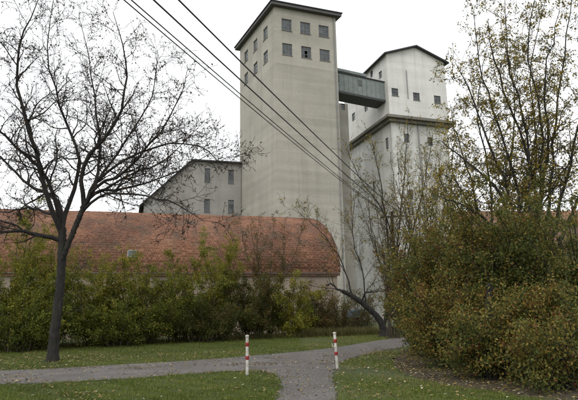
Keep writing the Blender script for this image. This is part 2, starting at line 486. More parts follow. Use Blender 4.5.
for i, o in enumerate(front):
    window(tw, TC, TA, *o, 3, 3, skip={(1, 0), (1, 1)} if i == 4 else None, sill=True,
           label='grey steel window with one pane missing' if i == 4 else None)
for o in left:
    window(tw, LB, -TB, *o, 3, 3, sill=True)
rf = MB(); ov = 0.62
def slab(mb, p0, a, la, b_, lb, z0, z1, ov):
    mb.frame_box(p0 - a * ov - b_ * ov + UP * z0, a * (la + 2 * ov), b_ * (lb + 2 * ov), UP * (z1 - z0))
slab(rf, TC, TA, TW, TB, TD, TH + 0.002, TH + 0.42, ov)
ro = rf.build('roof', M['fascia'], tw, 0.03)
rf = MB(); slab(rf, TC, TA, TW, TB, TD, TH + 0.424, TH + 0.55, ov + 0.12); rf.build('roof_edge', M['roofdark'], ro)
# patched strip of render under the windows
out = np.array([TA[1], -TA[0], 0])
for z in (34.0, 27.2):
    pm = MB(); pm.frame_box(TC + TA * 0.3 + UP * z, TA * (TW - 0.6), out * 0.012, UP * 0.07)
    pm.build('string_course', M['tower'], tw)
downpipe(tw, TC + TA * (TW - 0.35) + out * 0.1, 0.0, TH)

# ---- shaft filling the corner between tower and silo
SH = RF + TB * 4.2; SHD, SHH = 6.0, 31.3
SHW = round(float((on_plane(350.6, 170, SH, 70) - SH) @ TA), 2)
sh = empty('stair_shaft', SH, 'narrow grey shaft in the gap between tower and white silo', 'shaft')
sm = MB()
so = pix_rect(SH, 70, TA, 341.2, 344.8, 103.5, 110, SH)
sm.panel(SH, TA, SHW, 0, SHH, [so])
sm.panel(SH + TA * SHW, TB, SHD, 0, SHH)
sm.panel(SH + TA * SHW + TB * SHD, -TA, SHW, 0, SHH)
sm.poly([SH + UP * SHH, SH + TA * SHW + UP * SHH, SH + TA * SHW + TB * SHD + UP * SHH, SH + TB * SHD + UP * SHH])
sm.build('wall', M['shaft'], sh)
window(sh, SH, TA, *so, 1, 2, fr=M['frame_dark'])

# ---- white silo building
SC = np.array([15.31, 75.0, 0]); SA, SB = az(71), az(-18); SW, SD = 10.45, 16.0
ZL, ZE, ZG = 30.1, 40.1, 42.0                    # ledge, eaves, gable top
si = empty('silo_building', SC, 'white gabled silo building with projecting concrete ledge behind the tower', 'silo')
def srect(x, y, w, h): return pix_rect(SC, 71, SA, x - w / 2, x + w / 2, y - h / 2, y + h / 2, SC)
sf = [srect(395, 92, 6.6, 7.6), srect(416.5, 96.5, 6.6, 7.6), srect(437.5, 99.5, 6.6, 7.6)]
SLB = SC + SB * SD
def lrect(x, y, w, h): return pix_rect(SC, -18, -SB, x - w / 2, x + w / 2, y - h / 2, y + h / 2, SLB)
sl = [lrect(380.3, 75, 3.2, 7.5), lrect(371.5, 74, 2.6, 7), lrect(366, 107.5, 3.4, 8), lrect(353.5, 117, 3.2, 8), lrect(352.5, 100, 2.4, 6)]
up = MB()
up.panel(SC, SA, SW, ZL, ZE, sf)
up.panel(SLB, -SB, SD, ZL, ZE, sl)
up.panel(SC + SA * SW, SB, SD, ZL, ZE)
up.panel(SLB + SA * SW, -SA, SW, ZL, ZE)
for q in (SC, SLB):
    up.poly([q + UP * ZE, q + SA * SW + UP * ZE, q + SA * SW / 2 + UP * ZG])
up.build('wall', M['white'], si)
for o in sf: window(si, SC, SA, *o, 2, 2, fr=M['frame_dark'], sill=True)
for o in sl: window(si, SLB, -SB, *o, 1, 2, fr=M['frame_dark'])
lw = MB(); ins = 0.25
LC = SC + SA * ins + SB * ins
low = [(2.1, 3.0, 26.2, 27.6), (6.2, 7.1, 26.0, 27.4), (2.1, 3.0, 17.5, 18.9), (6.2, 7.1, 17.5, 18.9)]
LLB = LC + SB * (SD - 2 * ins)
lowl = [(SD - 2 * ins - 2.0, SD - 2 * ins - 1.1, 25.4, 27.2), (SD - 7.5, SD - 6.7, 20.0, 21.6)]
lw.panel(LC, SA, SW - 2 * ins, 0, ZL - 0.9, low)
lw.panel(LLB, -SB, SD - 2 * ins, 0, ZL - 0.9, lowl)
lw.panel(LC + SA * (SW - 2 * ins), SB, SD - 2 * ins, 0, ZL - 0.9)
lw.build('lower_wall', M['white_low'], si)
for o in low: window(si, LC, SA, *o, 2, 2, fr=M['frame_dark'])
for o in lowl: window(si, LLB, -SB, *o, 2, 2, fr=M['frame_dark'])
lg = MB()
slab(lg, SC, SA, SW, SB, SD, ZL - 0.45, ZL - 0.003, 0.75)
lo_ = lg.build('ledge', M['ledge'], si, 0.03)
lg = MB(); slab(lg, SC, SA, SW, SB, SD, ZL - 0.9, ZL - 0.453, 0.3); lg.build('cornice', M['ledge'], lo_, 0.03)
# low parapet rail line above the ledge
sr = MB(); o_ = 0.55; th_ = 0.2
soff = -SB * o_
for sgn in (0, 1):
    e0 = SC - SB * o_ + UP * (ZE + 0.0); L = SD + 2 * o_
    if sgn == 0:
        a_, b_ = e0 - SA * 0.55 - UP * 0.2, e0 + SA * SW / 2 + UP * (ZG - ZE)
    else:
        a_, b_ = e0 + SA * SW / 2 + UP * (ZG - ZE), e0 + SA * (SW + 0.55) - UP * 0.2
    sr.prism([a_ + UP * 0.004, b_ + UP * 0.004, b_ + UP * th_, a_ + UP * th_], SB * L)
sr.build('roof', M['roofdark'], si)
mp_ = downpipe(si, on_plane(407.5, 88, SC - SB * 0.12, 71), 33.2, 37.8, 0.06, M['zinc'])
mp_.name = 'vent_pipe'
downpipe(si, LC + SA * 4.6 - SB * 0.12, 0.0, ZL - 0.9, 0.08)

# ---- conveyor gallery between tower and silo
g1 = on_plane(384.3, 82.5, SC, -18); g1b = on_plane(384.3, 101, SC, -18)
gs_top, gs_bot = g1[2], g1b[2]
gB = np.array([g1[0], g1[1], 0])
gA = RF + TB * 4.75
gd = gB - gA; GL = float(np.linalg.norm(gd)); gd = gd / GL; gout = np.array([gd[1], -gd[0], 0])
rise = 0.75; GW = 2.6
ga = empty('conveyor_gallery', (gA + gB) / 2 + UP * gs_bot, 'grey green sheet metal bridge joining tower and silo', 'bridge')
slope = np.array([gd[0], gd[1], -rise / GL]) * GL
a0 = gA + UP * (gs_bot + rise)
gh = gs_top - gs_bot
gm_ = MB(); gm_.frame_box(a0, slope, -gout * GW, UP * gh); gm_.build('body', M['metal'], ga)
gm_ = MB(); gm_.frame_box(a0 + gout * 0.12 - UP * 0.34, slope, -gout * (GW + 0.24), UP * 0.336); gm_.build('underframe', M['steel'], ga)
gm_ = MB(); gm_.frame_box(a0 + gout * 0.16 + UP * (gh + 0.004), slope, -gout * (GW + 0.32), UP * 0.13); gro = gm_.build('roof', M['roofdark'], ga)
for t_ in (0.22, 0.57):
    k = MB(); k.frame_box(a0 + slope * t_ + gout * 0.003 + UP * (gh * 0.5), slope * 0.07, gout * 0.03, UP * gh * 0.34)
    wv = k.build('window', M['frame_dark'], ga)
    k = MB(); k.frame_box(a0 + slope * (t_ + 0.008) + gout * 0.036 + UP * (gh * 0.54), slope * 0.054, gout * 0.01, UP * gh * 0.26); k.build('pane', M['glass'], wv)
n_rib = 14
for i in range(n_rib + 1):
    k = MB(); k.frame_box(a0 + slope * (i / n_rib * 0.992) + gout * 0.003, slope * 0.006, gout * 0.05, UP * gh); k.build('rib', M['metal'], ga)
# belt duct carried on short posts over the gallery roof
d0 = a0 + UP * (gh + 0.62) - gout * 0.5
k = MB(); k.frame_box(d0, slope * 0.74, -gout * 0.7, UP * 0.42); du = k.build('belt_duct', M['metal'], ga)
for t_ in (0.02, 0.36, 0.71):
    k = MB(); k.frame_box(a0 + slope * t_ + UP * (gh + 0.137) - gout * 0.55, slope * 0.022, -gout * 0.6, UP * 0.48); k.build('duct_post', M['steel'], ga)

# ---- grey half-hipped house left of the tower
HA = az(73); HB = az(-17)
HR = TC + TB * (TD - 0.7) - np.array([TB[1], -TB[0], 0]) * 0.03
HR = np.array([HR[0], HR[1], 0])
hz_eave = on_plane(144, 203, HR, 73); hz_top = on_plane(192, 162.5, HR, 73); hz_r = on_plane(238, 162.5, HR, 73)
hu0 = float((hz_eave - HR) @ HA); hu1 = float((hz_top - HR) @ HA)
ze, zt = float(hz_eave[2]), float(hz_top[2] + hz_r[2]) / 2
ho = empty('granary_house', HR + HA * (hu0 / 2), 'grey rendered house with clipped gable against the tower', 'house')
HL = HR + HA * hu0; HD = 12.0; HWd = -hu0 - 0.05
def hrect(x, y, w, h): return pix_rect(HR, 73, HA, x - w / 2, x + w / 2, y - h / 2, y + h / 2, HL)
hw = [hrect(207, 205.5, 5.6, 13), hrect(231, 205.5, 5.6, 12.5), hrect(230, 176.5, 5.6, 13.5), hrect(207.5, 176, 5.6, 13)]
hw[1] = (hw[1][0], hw[1][1], hw[0][2], hw[0][3]); hw[3] = (hw[3][0], hw[3][1], hw[2][2], hw[2][3])
hw[2] = (hw[1][0], hw[1][1], hw[2][2], hw[2][3]); hw[3] = (hw[0][0], hw[0][1], hw[2][2], hw[2][3])
um = hu1 - hu0
hm = MB()
hm.panel(HL, HA, um, 0, ze)
ops = hw
hm.panel(HL + HA * um, HA, HWd - um, 0, zt, [(o[0] - um, o[1] - um, o[2], o[3]) for o in ops])
hm.poly([HL + UP * ze, HL + HA * um + UP * ze, HL + HA * um + UP * zt])
hm.panel(HL + HB * HD, -HB, HD, 0, ze)
hm.build('wall', M['house'], ho)
for o in ops:
    window(ho, HL, HA, o[0], o[1], o[2], o[3], 2, 3, fr=M['frame_dark'], sill=True)
hr = MB(); th_ = 0.22
fo = -HB * 0.45
pl = [(-0.6, ze - 0.6 * (zt - ze) / um), (um, zt), (HWd, zt)]
for (ua, za), (ub, zb) in zip(pl[:-1], pl[1:]):
    a_, b_ = HL + HA * ua + UP * (za + 0.004) + fo, HL + HA * ub + UP * (zb + 0.004) + fo
    hr.prism([a_, b_, b_ + UP * th_, a_ + UP * th_], HB * (HD + 0.45))
# hip sloping back from the clipped top
hr.build('roof', M['roofdark'], ho)

# ---- barn with curved tiled roof
BA, BP = az(74), az(-16)                           # along the ridge, across the barn
BE = np.array([3.93, 45.0, 0]); BL = 36.0; BW = 19.0; BZ, BH = 4.85, 6.2
ba = empty('tiled_barn', BE - BA * 8, 'long low barn with curved orange tile roof behind the hedge', 'barn')
BS = BE - BA * BL
NA = 24
aa = np.linspace(0, math.radians(78), NA + 1)
pu = (1 - np.cos(aa)); pu = pu / pu[-1] * BW / 2
pz = np.sin(aa); pz = BZ + pz / pz[-1] * BH
bw = MB()
bw.panel(BS, BA, BL, 0, BZ, [(u_, u_ + 1.1, 1.2, 2.6) for u_ in (33.0, 27.0, 21.0, 15.0)], 0.3)
bw.panel(BS + BP * BW + BA * BL, -BA, BL, 0, BZ)
prof = [(u_, z_ - 0.06) for u_, z_ in zip(pu, pz)] + [(BW - u_, z_ - 0.06) for u_, z_ in zip(pu[::-1][1:], pz[::-1][1:])]
for q in (BE, BS):
    bw.poly([q, q + BP * BW] + [q + BP * u_ + UP * z_ for u_, z_ in prof[::-1]])
bw.build('wall', M['barnwall'], ba)
for u_ in (33.0, 27.0, 21.0, 15.0):
    window(ba, BS, BA, u_, u_ + 1.1, 1.2, 2.6, 2, 2, fr=M['frame_dark'], sill=True)
# shell under the tiles
shl = MB()
for k in range(len(prof) - 1):
    (ua, za), (ub, zb) = prof[k], prof[k + 1]
    q = BS - BA * 0.25
    shl.poly([q + BP * ua + UP * za, q + BA * (BL + 0.5) + BP * ua + UP * za, q + BA * (BL + 0.5) + BP * ub + UP * zb, q + BP * ub + UP * zb])
shell = shl.build('roof', M['tile'], ba)
# tiles, course by course along the curve (front slope and back slope)
seg = np.hypot(np.diff(pu), np.diff(pz)); s_ = np.concatenate([[0], np.cumsum(seg)])
TWD, TLN, EXP = 0.17, 0.34, 0.23
ncr = int(s_[-1] / EXP); ncol = int((BL + 0.5) / TWD)
V, Q, T = [], [], []
ridge_pt = BS - BA * 0.25
cols_ = np.arange(ncol)
mott = rng.normal(size=(40, 120))
for rr in range(-1, ncr + 1):
    sa, sb = rr * EXP - 0.12, rr * EXP - 0.12 + TLN
    fu = lambda s: np.interp(s, s_, pu) if s >= 0 else s * 0.35
    fz = lambda s: np.interp(s, s_, pz) if s >= 0 else BZ + s * 0.94
    sb = min(sb, s_[-1])
    ua, za, ub, zb = fu(sa), fz(sa), fu(sb), fz(sb)
    tv = np.array([ub - ua, zb - za]); tv /= np.linalg.norm(tv); nv = np.array([-tv[1], tv[0]])
    off = (rr % 2) * TWD / 2
    n = len(cols_)
    x0 = cols_ * TWD + off + 0.008 + rng.normal(0, 0.006, n); x1 = x0 + TWD - 0.014
    lift = 0.036 + np.abs(rng.normal(0, 0.014, n)); lift2 = 0.012
    sag = 0.09 * np.sin(x0 * 0.45) * math.sin(max(sa, 0) / s_[-1] * math.pi)
    def pt(x, u, z, k):
        kk = k + sag
        return ridge_pt[None, :] + BA[None, :] * x[:, None] + BP[None, :] * (u + nv[0] * kk)[:, None] + UP[None, :] * (z + nv[1] * kk)[:, None]
    uu = rng.normal(0, 0.012, n)
    c8 = [pt(x0, ua + uu, za, lift), pt(x1, ua + uu, za, lift), pt(x1, ub, zb, lift2 + 0.02), pt(x0, ub, zb, lift2 + 0.02),
          pt(x0, ua + uu, za, lift - 0.03), pt(x1, ua + uu, za, lift - 0.03)]
    b0 = sum(len(v_) for v_ in V)
    vv = np.stack(c8, 1).reshape(-1, 3); V.append(vv)
    i0 = b0 + np.arange(n) * 6
    Q.append(np.stack([i0, i0 + 1, i0 + 2, i0 + 3], 1)); Q.append(np.stack([i0 + 4, i0 + 5, i0 + 1, i0], 1))
    Q.append(np.stack([i0 + 4, i0, i0 + 3, i0 + 3], 1)[:, [0, 1, 2, 2]][:0])
    tn = np.clip(0.55 + rng.normal(0, 0.13, n), 0, 1)
    T.append(np.repeat(tn, 6))
tl = link('tile_courses', np_mesh('tile_courses', np.concatenate(V), np.concatenate(Q), None, np.concatenate(T)), M['tile'], shell)
tl['kind'] = 'stuff'
# ridge tiles and verge
def rail(name, pts, rad, mat, parent):
    V, Q = tubes([np.array(pts)], [np.full(len(pts), rad)], 7)
    return link(name, np_mesh(name, V, Q), mat, parent, True)

# ------------------------------------------------------------------ tubes and growth
def tubes(polys, radii, sides):
    """batch of polylines to tube quads"""
    Vs, Qs, base = [], [], 0
    groups = {}
    for i, p in enumerate(polys): groups.setdefault(len(p), []).append(i)
    cs = np.cos(np.arange(sides) * 2 * math.pi / sides); sn = np.sin(np.arange(sides) * 2 * math.pi / sides)
    for n, ids in groups.items():
        Pp = np.stack([polys[i] for i in ids]); R = np.stack([radii[i] for i in ids])
        T_ = np.gradient(Pp, axis=1); T_ /= np.linalg.norm(T_, axis=2, keepdims=True) + 1e-9
        ref = np.where(np.abs(T_[:, :1, 2:3]) > 0.8, np.array([1.0, 0, 0]), np.array([0, 0, 1.0]))
        N_ = np.zeros_like(T_)
        cur = np.cross(T_[:, 0], ref[:, 0]); cur /= np.linalg.norm(cur, axis=1, keepdims=True) + 1e-9
        for k in range(n):
            cur = cur - T_[:, k] * np.sum(cur * T_[:, k], axis=1, keepdims=True)
            cur /= np.linalg.norm(cur, axis=1, keepdims=True) + 1e-9
            N_[:, k] = cur
        B_ = np.cross(T_, N_)
        ring = Pp[:, :, None, :] + R[:, :, None, None] * (N_[:, :, None, :] * cs[None, None, :, None] + B_[:, :, None, :] * sn[None, None, :, None])
        Vs.append(ring.reshape(-1, 3))
        b = base + (np.arange(len(ids)) * n * sides)[:, None, None] + (np.arange(n - 1) * sides)[None, :, None] + np.arange(sides)[None, None, :]
        nx = base + (np.arange(len(ids)) * n * sides)[:, None, None] + (np.arange(n - 1) * sides)[None, :, None] + ((np.arange(sides) + 1) % sides)[None, None, :]
        Qs.append(np.stack([b, nx, nx + sides, b + sides], -1).reshape(-1, 4))
        base += len(ids) * n * sides
    return np.concatenate(Vs), np.concatenate(Qs)

def smooth_poly(pts, n, jit=0.0):
    """resample through Catmull-Rom"""
    p = np.asarray(pts, float)
    p = np.vstack([2 * p[0] - p[1], p, 2 * p[-1] - p[-2]])
    k = len(p) - 3; out = []
    for t in np.linspace(0, k - 1e-6, n):
        i = int(t); u = t - i
        a, b, c, d = p[i], p[i + 1], p[i + 2], p[i + 3]
        out.append(0.5 * ((2 * b) + (-a + c) * u + (2 * a - 5 * b + 4 * c - d) * u * u + (-a + 3 * b - 3 * c + d) * u ** 3))
    out = np.array(out)
    if jit: out[1:-1] += rng.normal(0, jit, (n - 2, 3))
    return out

def grow(pts, rad, levels, minr=0.006):
    """children of one limb, level by level -> list of (pts, radii, level)"""
    res = []; parents = [(pts, rad)]
    for li, L in enumerate(levels):
        nxt = []
        for pp, pr in parents:
            seg = np.linalg.norm(np.diff(pp, axis=0), axis=1); cum = np.concatenate([[0], np.cumsum(seg)]); tot = cum[-1]
            n = L['n'] * tot if L.get('per_m', True) else L['n']
            n = int(n) + (1 if rng.random() < n - int(n) else 0)
            ts = L.get('t0', 0.15) + (1 - L.get('t0', 0.15)) * (np.arange(n) + rng.random(n)) / max(n, 1)
            for t in ts:
                s = t * tot; i = min(np.searchsorted(cum, s, 'right') - 1, len(pp) - 2); w = (s - cum[i]) / max(seg[i], 1e-6)
                pos = pp[i] * (1 - w) + pp[i + 1] * w; r_ = pr[i] * (1 - w) + pr[i + 1] * w
                tg = (pp[i + 1] - pp[i]) / max(seg[i], 1e-6)
                pv = rng.normal(size=3); pv -= tg * (pv @ tg); pv /= np.linalg.norm(pv) + 1e-9
                pv = pv + UP * L.get('lift', 0.25); pv /= np.linalg.norm(pv)
                a = math.radians(rng.normal(L.get('ang', 50), 14))
                d = math.cos(a) * tg + math.sin(a) * pv
                ln = rng.uniform(*L['len']) * (1 - 0.45 * t)
                k = L.get('pts', 6); cr = max(min(r_ * L.get('rr', 0.6), L.get('rmax', 1)), minr)
                q = [pos]
                for _ in range(k - 1):
                    d = d + rng.normal(0, L.get('wig', 0.16), 3) + UP * L.get('trop', 0.03)
                    d /= np.linalg.norm(d); q.append(q[-1] + d * ln / (k - 1))
                qr = np.linspace(cr, max(minr * 0.75, cr * 0.35), k)
                nxt.append((np.array(q), qr)); res.append((nxt[-1][0], qr, li))
        parents = nxt
    return res

def leaves(centres, size, mean_up=0.3, tint=None, var=0.5, aspect=0.55):
    n = len(centres)
    ax = rng.normal(size=(n, 3)); ax[:, 2] -= 0.35; ax /= np.linalg.norm(ax, axis=1, keepdims=True)
    nr = rng.normal(size=(n, 3)); nr[:, 2] = np.abs(nr[:, 2]) + mean_up
    sd_ = np.cross(ax, nr); sd_ /= np.linalg.norm(sd_, axis=1, keepdims=True) + 1e-9
    nr = np.cross(sd_, ax)
    s = size * rng.uniform(1 - var, 1 + var, n)[:, None]
    a = centres; c = centres + ax * s
    mid = centres + ax * s * 0.45
    l = mid + sd_ * s * aspect * 0.5 + nr * s * 0.12; r_ = mid - sd_ * s * aspect * 0.5 + nr * s * 0.12
    V = np.stack([a, r_, c, l], 1).reshape(-1, 3)
    i = np.arange(n) * 4
    tr = np.concatenate([np.stack([i, i + 1, i + 2], 1), np.stack([i, i + 2, i + 3], 1)])
    tt = np.repeat(np.clip(tint, 0, 1), 4)
    return V, tr, tt

def sample_on(branches, n, spread, w=None):
    """random points near the given branches"""
    lens = np.array([np.linalg.norm(np.diff(b[0], axis=0), axis=1).sum() for b in branches])
    if w is not None: lens = lens * w
    idx = rng.choice(len(branches), n, p=lens / lens.sum())
    cnt = np.array([len(b[0]) for b in branches]); st = np.concatenate([[0], np.cumsum(cnt)[:-1]])
    allp = np.concatenate([b[0] for b in branches])
    x = rng.random(n) ** 0.8 * (cnt[idx] - 1); i = np.minimum(x.astype(int), cnt[idx] - 2)
    a_, b_ = allp[st[idx] + i], allp[st[idx] + i + 1]
    out = a_ + (b_ - a_) * (x - i)[:, None]
    return out + rng.normal(0, spread, (n, 3)), idx

def tube_obj(name, brs, sides, mat, parent):
    V, Q = tubes([b[0] for b in brs], [b[1] for b in brs], sides)
    return link(name, np_mesh(name, V, Q), mat, parent, True)
def mixed_obj(name, brs, mat, parent):
    """thick members get more sides"""
    Vs, Qs, base = [], [], 0
    for lo, hi, sides in ((0.05, 9, 9), (0.02, 0.05, 6), (0, 0.02, 3)):
        sel = [b for b in brs if lo <= b[1][0] < hi]
        if not sel: continue
        V, Q = tubes([b[0] for b in sel], [b[1] for b in sel], sides)
        Vs.append(V); Qs.append(Q + base); base += len(V)
    return link(name, np_mesh(name, np.concatenate(Vs), np.concatenate(Qs)), mat, parent, True)

# ridge, verge and gutter of the barn (needs tubes)
rp = BS - BA * 0.3 + BP * BW / 2
n_rt = int((BL + 0.6) / 0.38)
for i in range(n_rt):
    z = pz[-1] + 0.03 + rng.normal(0, 0.012)
    a_ = rp + BA * (i * 0.38) + UP * z
    k = MB(); sec = [(-0.13, -0.06), (-0.1, 0.03), (0, 0.085), (0.1, 0.03), (0.13, -0.06)]
    k.prism([a_ + BP * u_ + UP * w_ for u_, w_ in sec], BA * 0.41)
    k.build('ridge_tile', M['tile'], shell)
rail('verge', [BE + BA * 0.27 + BP * u_ + UP * (z_ + 0.05) for u_, z_ in prof], 0.065, M['tile_dark'], shell)
rail('gutter', [BS - BP * 0.12 + UP * (BZ - 0.12), BE + BA * 0.2 - BP * 0.12 + UP * (BZ - 0.12)], 0.07, M['rust'], ba)
# roof light
q0 = on_plane(133, 258, BE + BP * 1.2, 74); u_q = float((q0 - BS) @ BA)
iu = np.argmin(np.abs(pz - q0[2])); t2 = np.array([pu[iu + 1] - pu[iu], pz[iu + 1] - pz[iu]]); t2 /= np.linalg.norm(t2)
tvec = BP * t2[0] + UP * t2[1]; nvec = -BP * t2[1] + UP * t2[0]
k = MB(); s0 = BS + BA * (u_q - 0.42) + BP * pu[iu] + UP * pz[iu] + nvec * 0.03
k.frame_box(s0, BA * 0.7, tvec * 0.6, nvec * 0.11); sk = k.build('roof_light', M['zinc'], ba)
k = MB(); k.frame_box(s0 + BA * 0.07 + tvec * 0.06 + nvec * 0.112, BA * 0.56, tvec * 0.48, nvec * 0.015); k.build('pane', M['glass'], sk)

# ---- second barn far to the right, seen over the thicket
RB = P(462, 213, 52); RA, RP = az(86), az(-4)
rb = empty('far_barn', (RB[0] + 9, RB[1] + 4, 0), 'low building with brown red roof behind the right thicket', 'barn')
r0 = np.array([RB[0], RB[1] - 5.0, 0]); rz = RB[2]
k = MB(); k.panel(r0, RA, 22, 0, rz - 4.2); k.panel(r0 + RP * 10, -RP, 10, 0, rz - 4.2); k.panel(r0 + RA * 22, RP, 10, 0, rz - 4.2); k.panel(r0 + RP * 10 + RA * 22, -RA, 22, 0, rz - 4.2)
for q in (r0, r0 + RA * 22): k.poly([q + UP * (rz - 4.2), q + RP * 10 + UP * (rz - 4.2), q + RP * 5 + UP * (rz - 0.1)])
k.build('wall', M['barnwall'], rb)
k = MB()
for s in (0, 1):
    e = r0 - RA * 0.3 + (RP * 10.4 if s else -RP * 0.4) + UP * (rz - 4.5); t_ = r0 - RA * 0.3 + RP * 5 + UP * rz
    k.prism([e, t_, t_ + UP * 0.18, e + UP * 0.18], RA * 22.6)
o = k.build('roof', M['tile'], rb)
at_ = o.data.attributes.new('tint', 'FLOAT', 'POINT'); at_.data.foreach_set('value', np.full(len(o.data.vertices), 0.08, dtype=np.float32))

# ================================================================== POWER LINE
FP = P(392, 218, 36.0); FP = np.array([FP[0], FP[1], 0]); ZF = 8.3
NP_ = np.array([-8.6, -6.5, 0])
wd = (NP_ - FP); wd /= np.linalg.norm(wd); wx = np.array([-wd[1], wd[0], 0])
def pole(loc, label, h):
    r_ = empty('utility_pole', loc, label, 'pole', 'wooden utility poles')
    tube_obj('shaft', [(np.array([loc + UP * z for z in (0, h * 0.5, h)]), np.array([0.15, 0.125, 0.1]))], 10, M['wood'], r_)
    k = MB(); k.frame_box(loc + wx * -0.8 - wd * 0.05 + UP * (h - 0.42), wx * 1.6, wd * 0.1, UP * 0.12); k.build('crossarm', M['wood'], r_)
    for s in (-0.46, -0.05, 0.42):
        p = loc + wx * s
        tube_obj('insulator', [(np.array([p + UP * (h - 0.3), p + UP * (h - 0.2), p + UP * (h - 0.14), p + UP * (h - 0.06)]), np.array([0.02, 0.05, 0.035, 0.045]))], 8, M['porcelain'], r_)
    return r_
pole(FP, 'wooden utility pole half hidden by the bare tree', ZF)
pole(NP_, 'wooden utility pole behind the viewpoint carrying the overhead wires', ZF)
def wire(a, b, sag, r_, label, n=40):
    t = np.linspace(0, 1, n)[:, None]
    p = a + (b - a) * t - UP * sag * 4 * t * (1 - t)
    o = tube_obj('overhead_wire', [(p, np.full(n, r_))], 5, M['wire'], None)
    return tag(o, label, 'wire', 'overhead wires')
for s, lbl, dz, sg, r_ in ((0.42, 'topmost black overhead wire, nearest the tower roof', -0.05, 0.35, 0.02),
                           (-0.05, 'second black overhead wire from the top', -0.05, 0.35, 0.02),
                           (-0.46, 'third black overhead wire, upper of the close pair', -0.05, 0.36, 0.015),
                           (-0.46, 'lowest black overhead wire, under the close pair', -0.1, 0.45, 0.014)):
    wire(FP + wx * s + UP * (ZF + dz), NP_ + wx * s + UP * (ZF + dz), sg, r_, lbl)
wire(FP + UP * (ZF - 0.75) - wx * 0.1, BE + BP * 4.5 + UP * 10.6, 0.7, 0.009, 'thin service wire from pole to barn gable, upper one')
wire(FP + UP * (ZF - 1.6) - wx * 0.1, BE + BP * 2.0 + UP * 8.9, 0.55, 0.009, 'thin service wire from pole to barn gable, lower one')

# ================================================================== BOLLARDS
def bollard(base, tilt, label, knob=False):
    r_ = empty('path_post', base, label, 'post', 'red and white path posts')
    d = np.array([tilt[0], tilt[1], 1.0]); d /= np.linalg.norm(d)
    R_ = 0.042; h = 1.06
    def ring(name, z0, z1, rad, mat, par):
        zz = np.array([z0, z0 + 0.004, (z0 + z1) / 2, z1 - 0.004, z1])
        return tube_obj(name, [(np.array([base + d * z for z in zz]), np.array([rad * 0.97, rad, rad, rad, rad * 0.97]))], 16, mat, par)
    po = ring('post', -0.05, h - 0.02, R_, M['pwhite'], r_)
    tube_obj('cap', [(np.array([base + d * z for z in (h - 0.06, h - 0.055, h - 0.005, h, h + 0.004)]), np.array([R_ + 0.001, R_ + 0.007, R_ + 0.006, R_ * 0.7, 0.002]))], 16, M['pwhite'], po)
    ring('band', 0.765, 0.865, R_ + 0.008, M['pred'], r_)
    ring('band', 0.42, 0.515, R_ + 0.008, M['pred'], r_)
    tube_obj('collar', [(np.array([base + UP * z for z in (0.0, 0.02, 0.03)]), np.array([0.075, 0.07, 0.045]))], 14, M['steel'], r_)
    if knob:
        q = base + d * 0.66
        tube_obj('latch', [(np.array([q + np.array([-0.035, 0, 0]), q + np.array([-0.09, -0.01, 0]), q + np.array([-0.1, -0.01, 0.09])]), np.array([0.016, 0.018, 0.014]))], 8, M['pwhite'], r_)
bollard(G(247.3, 376), (0.0, 0), 'red and white post standing in the left lawn edge')
bollard(G(337.5, 370.5), (-0.045, 0), 'leaning red and white post with small side latch on the right', True)

# ================================================================== TREES
def tree(name, label, group, base, trunk, limbs, levels, bark, leafn, leafsize, leafmat, spread, tint=(0.45, 0.25), extra=None, minr=0.006, cat='tree'):
    t = empty(name, base, label, cat, group)
    tk = []
    for pts, ra, rb_ in trunk:
        p = smooth_poly(pts, 44, 0.008); r_ = np.linspace(ra, rb_, 44)
        if pts[0][2] < 0.2:
            r_ *= 1 + 0.55 * np.exp(-np.arange(44) / 2.2)
            p[0, 2] -= 0.05
        tk.append((p, r_ * (1 + rng.normal(0, 0.03, 44))))
    V, Q = tubes([k[0] for k in tk], [k[1] for k in tk], 18)
    an = np.arctan2(V[:, 1] - base[1], V[:, 0] - base[0])
    V = V + rng.normal(0, 0.006, V.shape) * (V[:, 2:3] > 0.05) + (np.sin(an * 5 + V[:, 2] * 1.3) * 0.012)[:, None] * np.stack([np.cos(an), np.sin(an), 0 * an], 1)
    link('trunk', np_mesh('trunk', V, Q), bark, t, True)
    allb = []
    for pts, ra, rb_ in limbs:
        p = smooth_poly(pts, 14, 0.03); r_ = np.linspace(ra, rb_, 14)
        ch = grow(p, r_, levels, minr)
        allb += [c for c in ch if c[2] >= 1]
        mixed_obj('limb', [(p, r_)] + [(c[0], c[1]) for c in ch], bark, t)
    if leafn and allb:
        c, idx = sample_on(allb, leafn, spread)
        bt = rng.normal(0, 0.18, len(allb))
        V, tr, tt = leaves(c, leafsize, tint=tint[0] + bt[idx] + rng.normal(0, tint[1], leafn))
        link('foliage', np_mesh('foliage', V, None, tr, tt), leafmat, t)
    return t

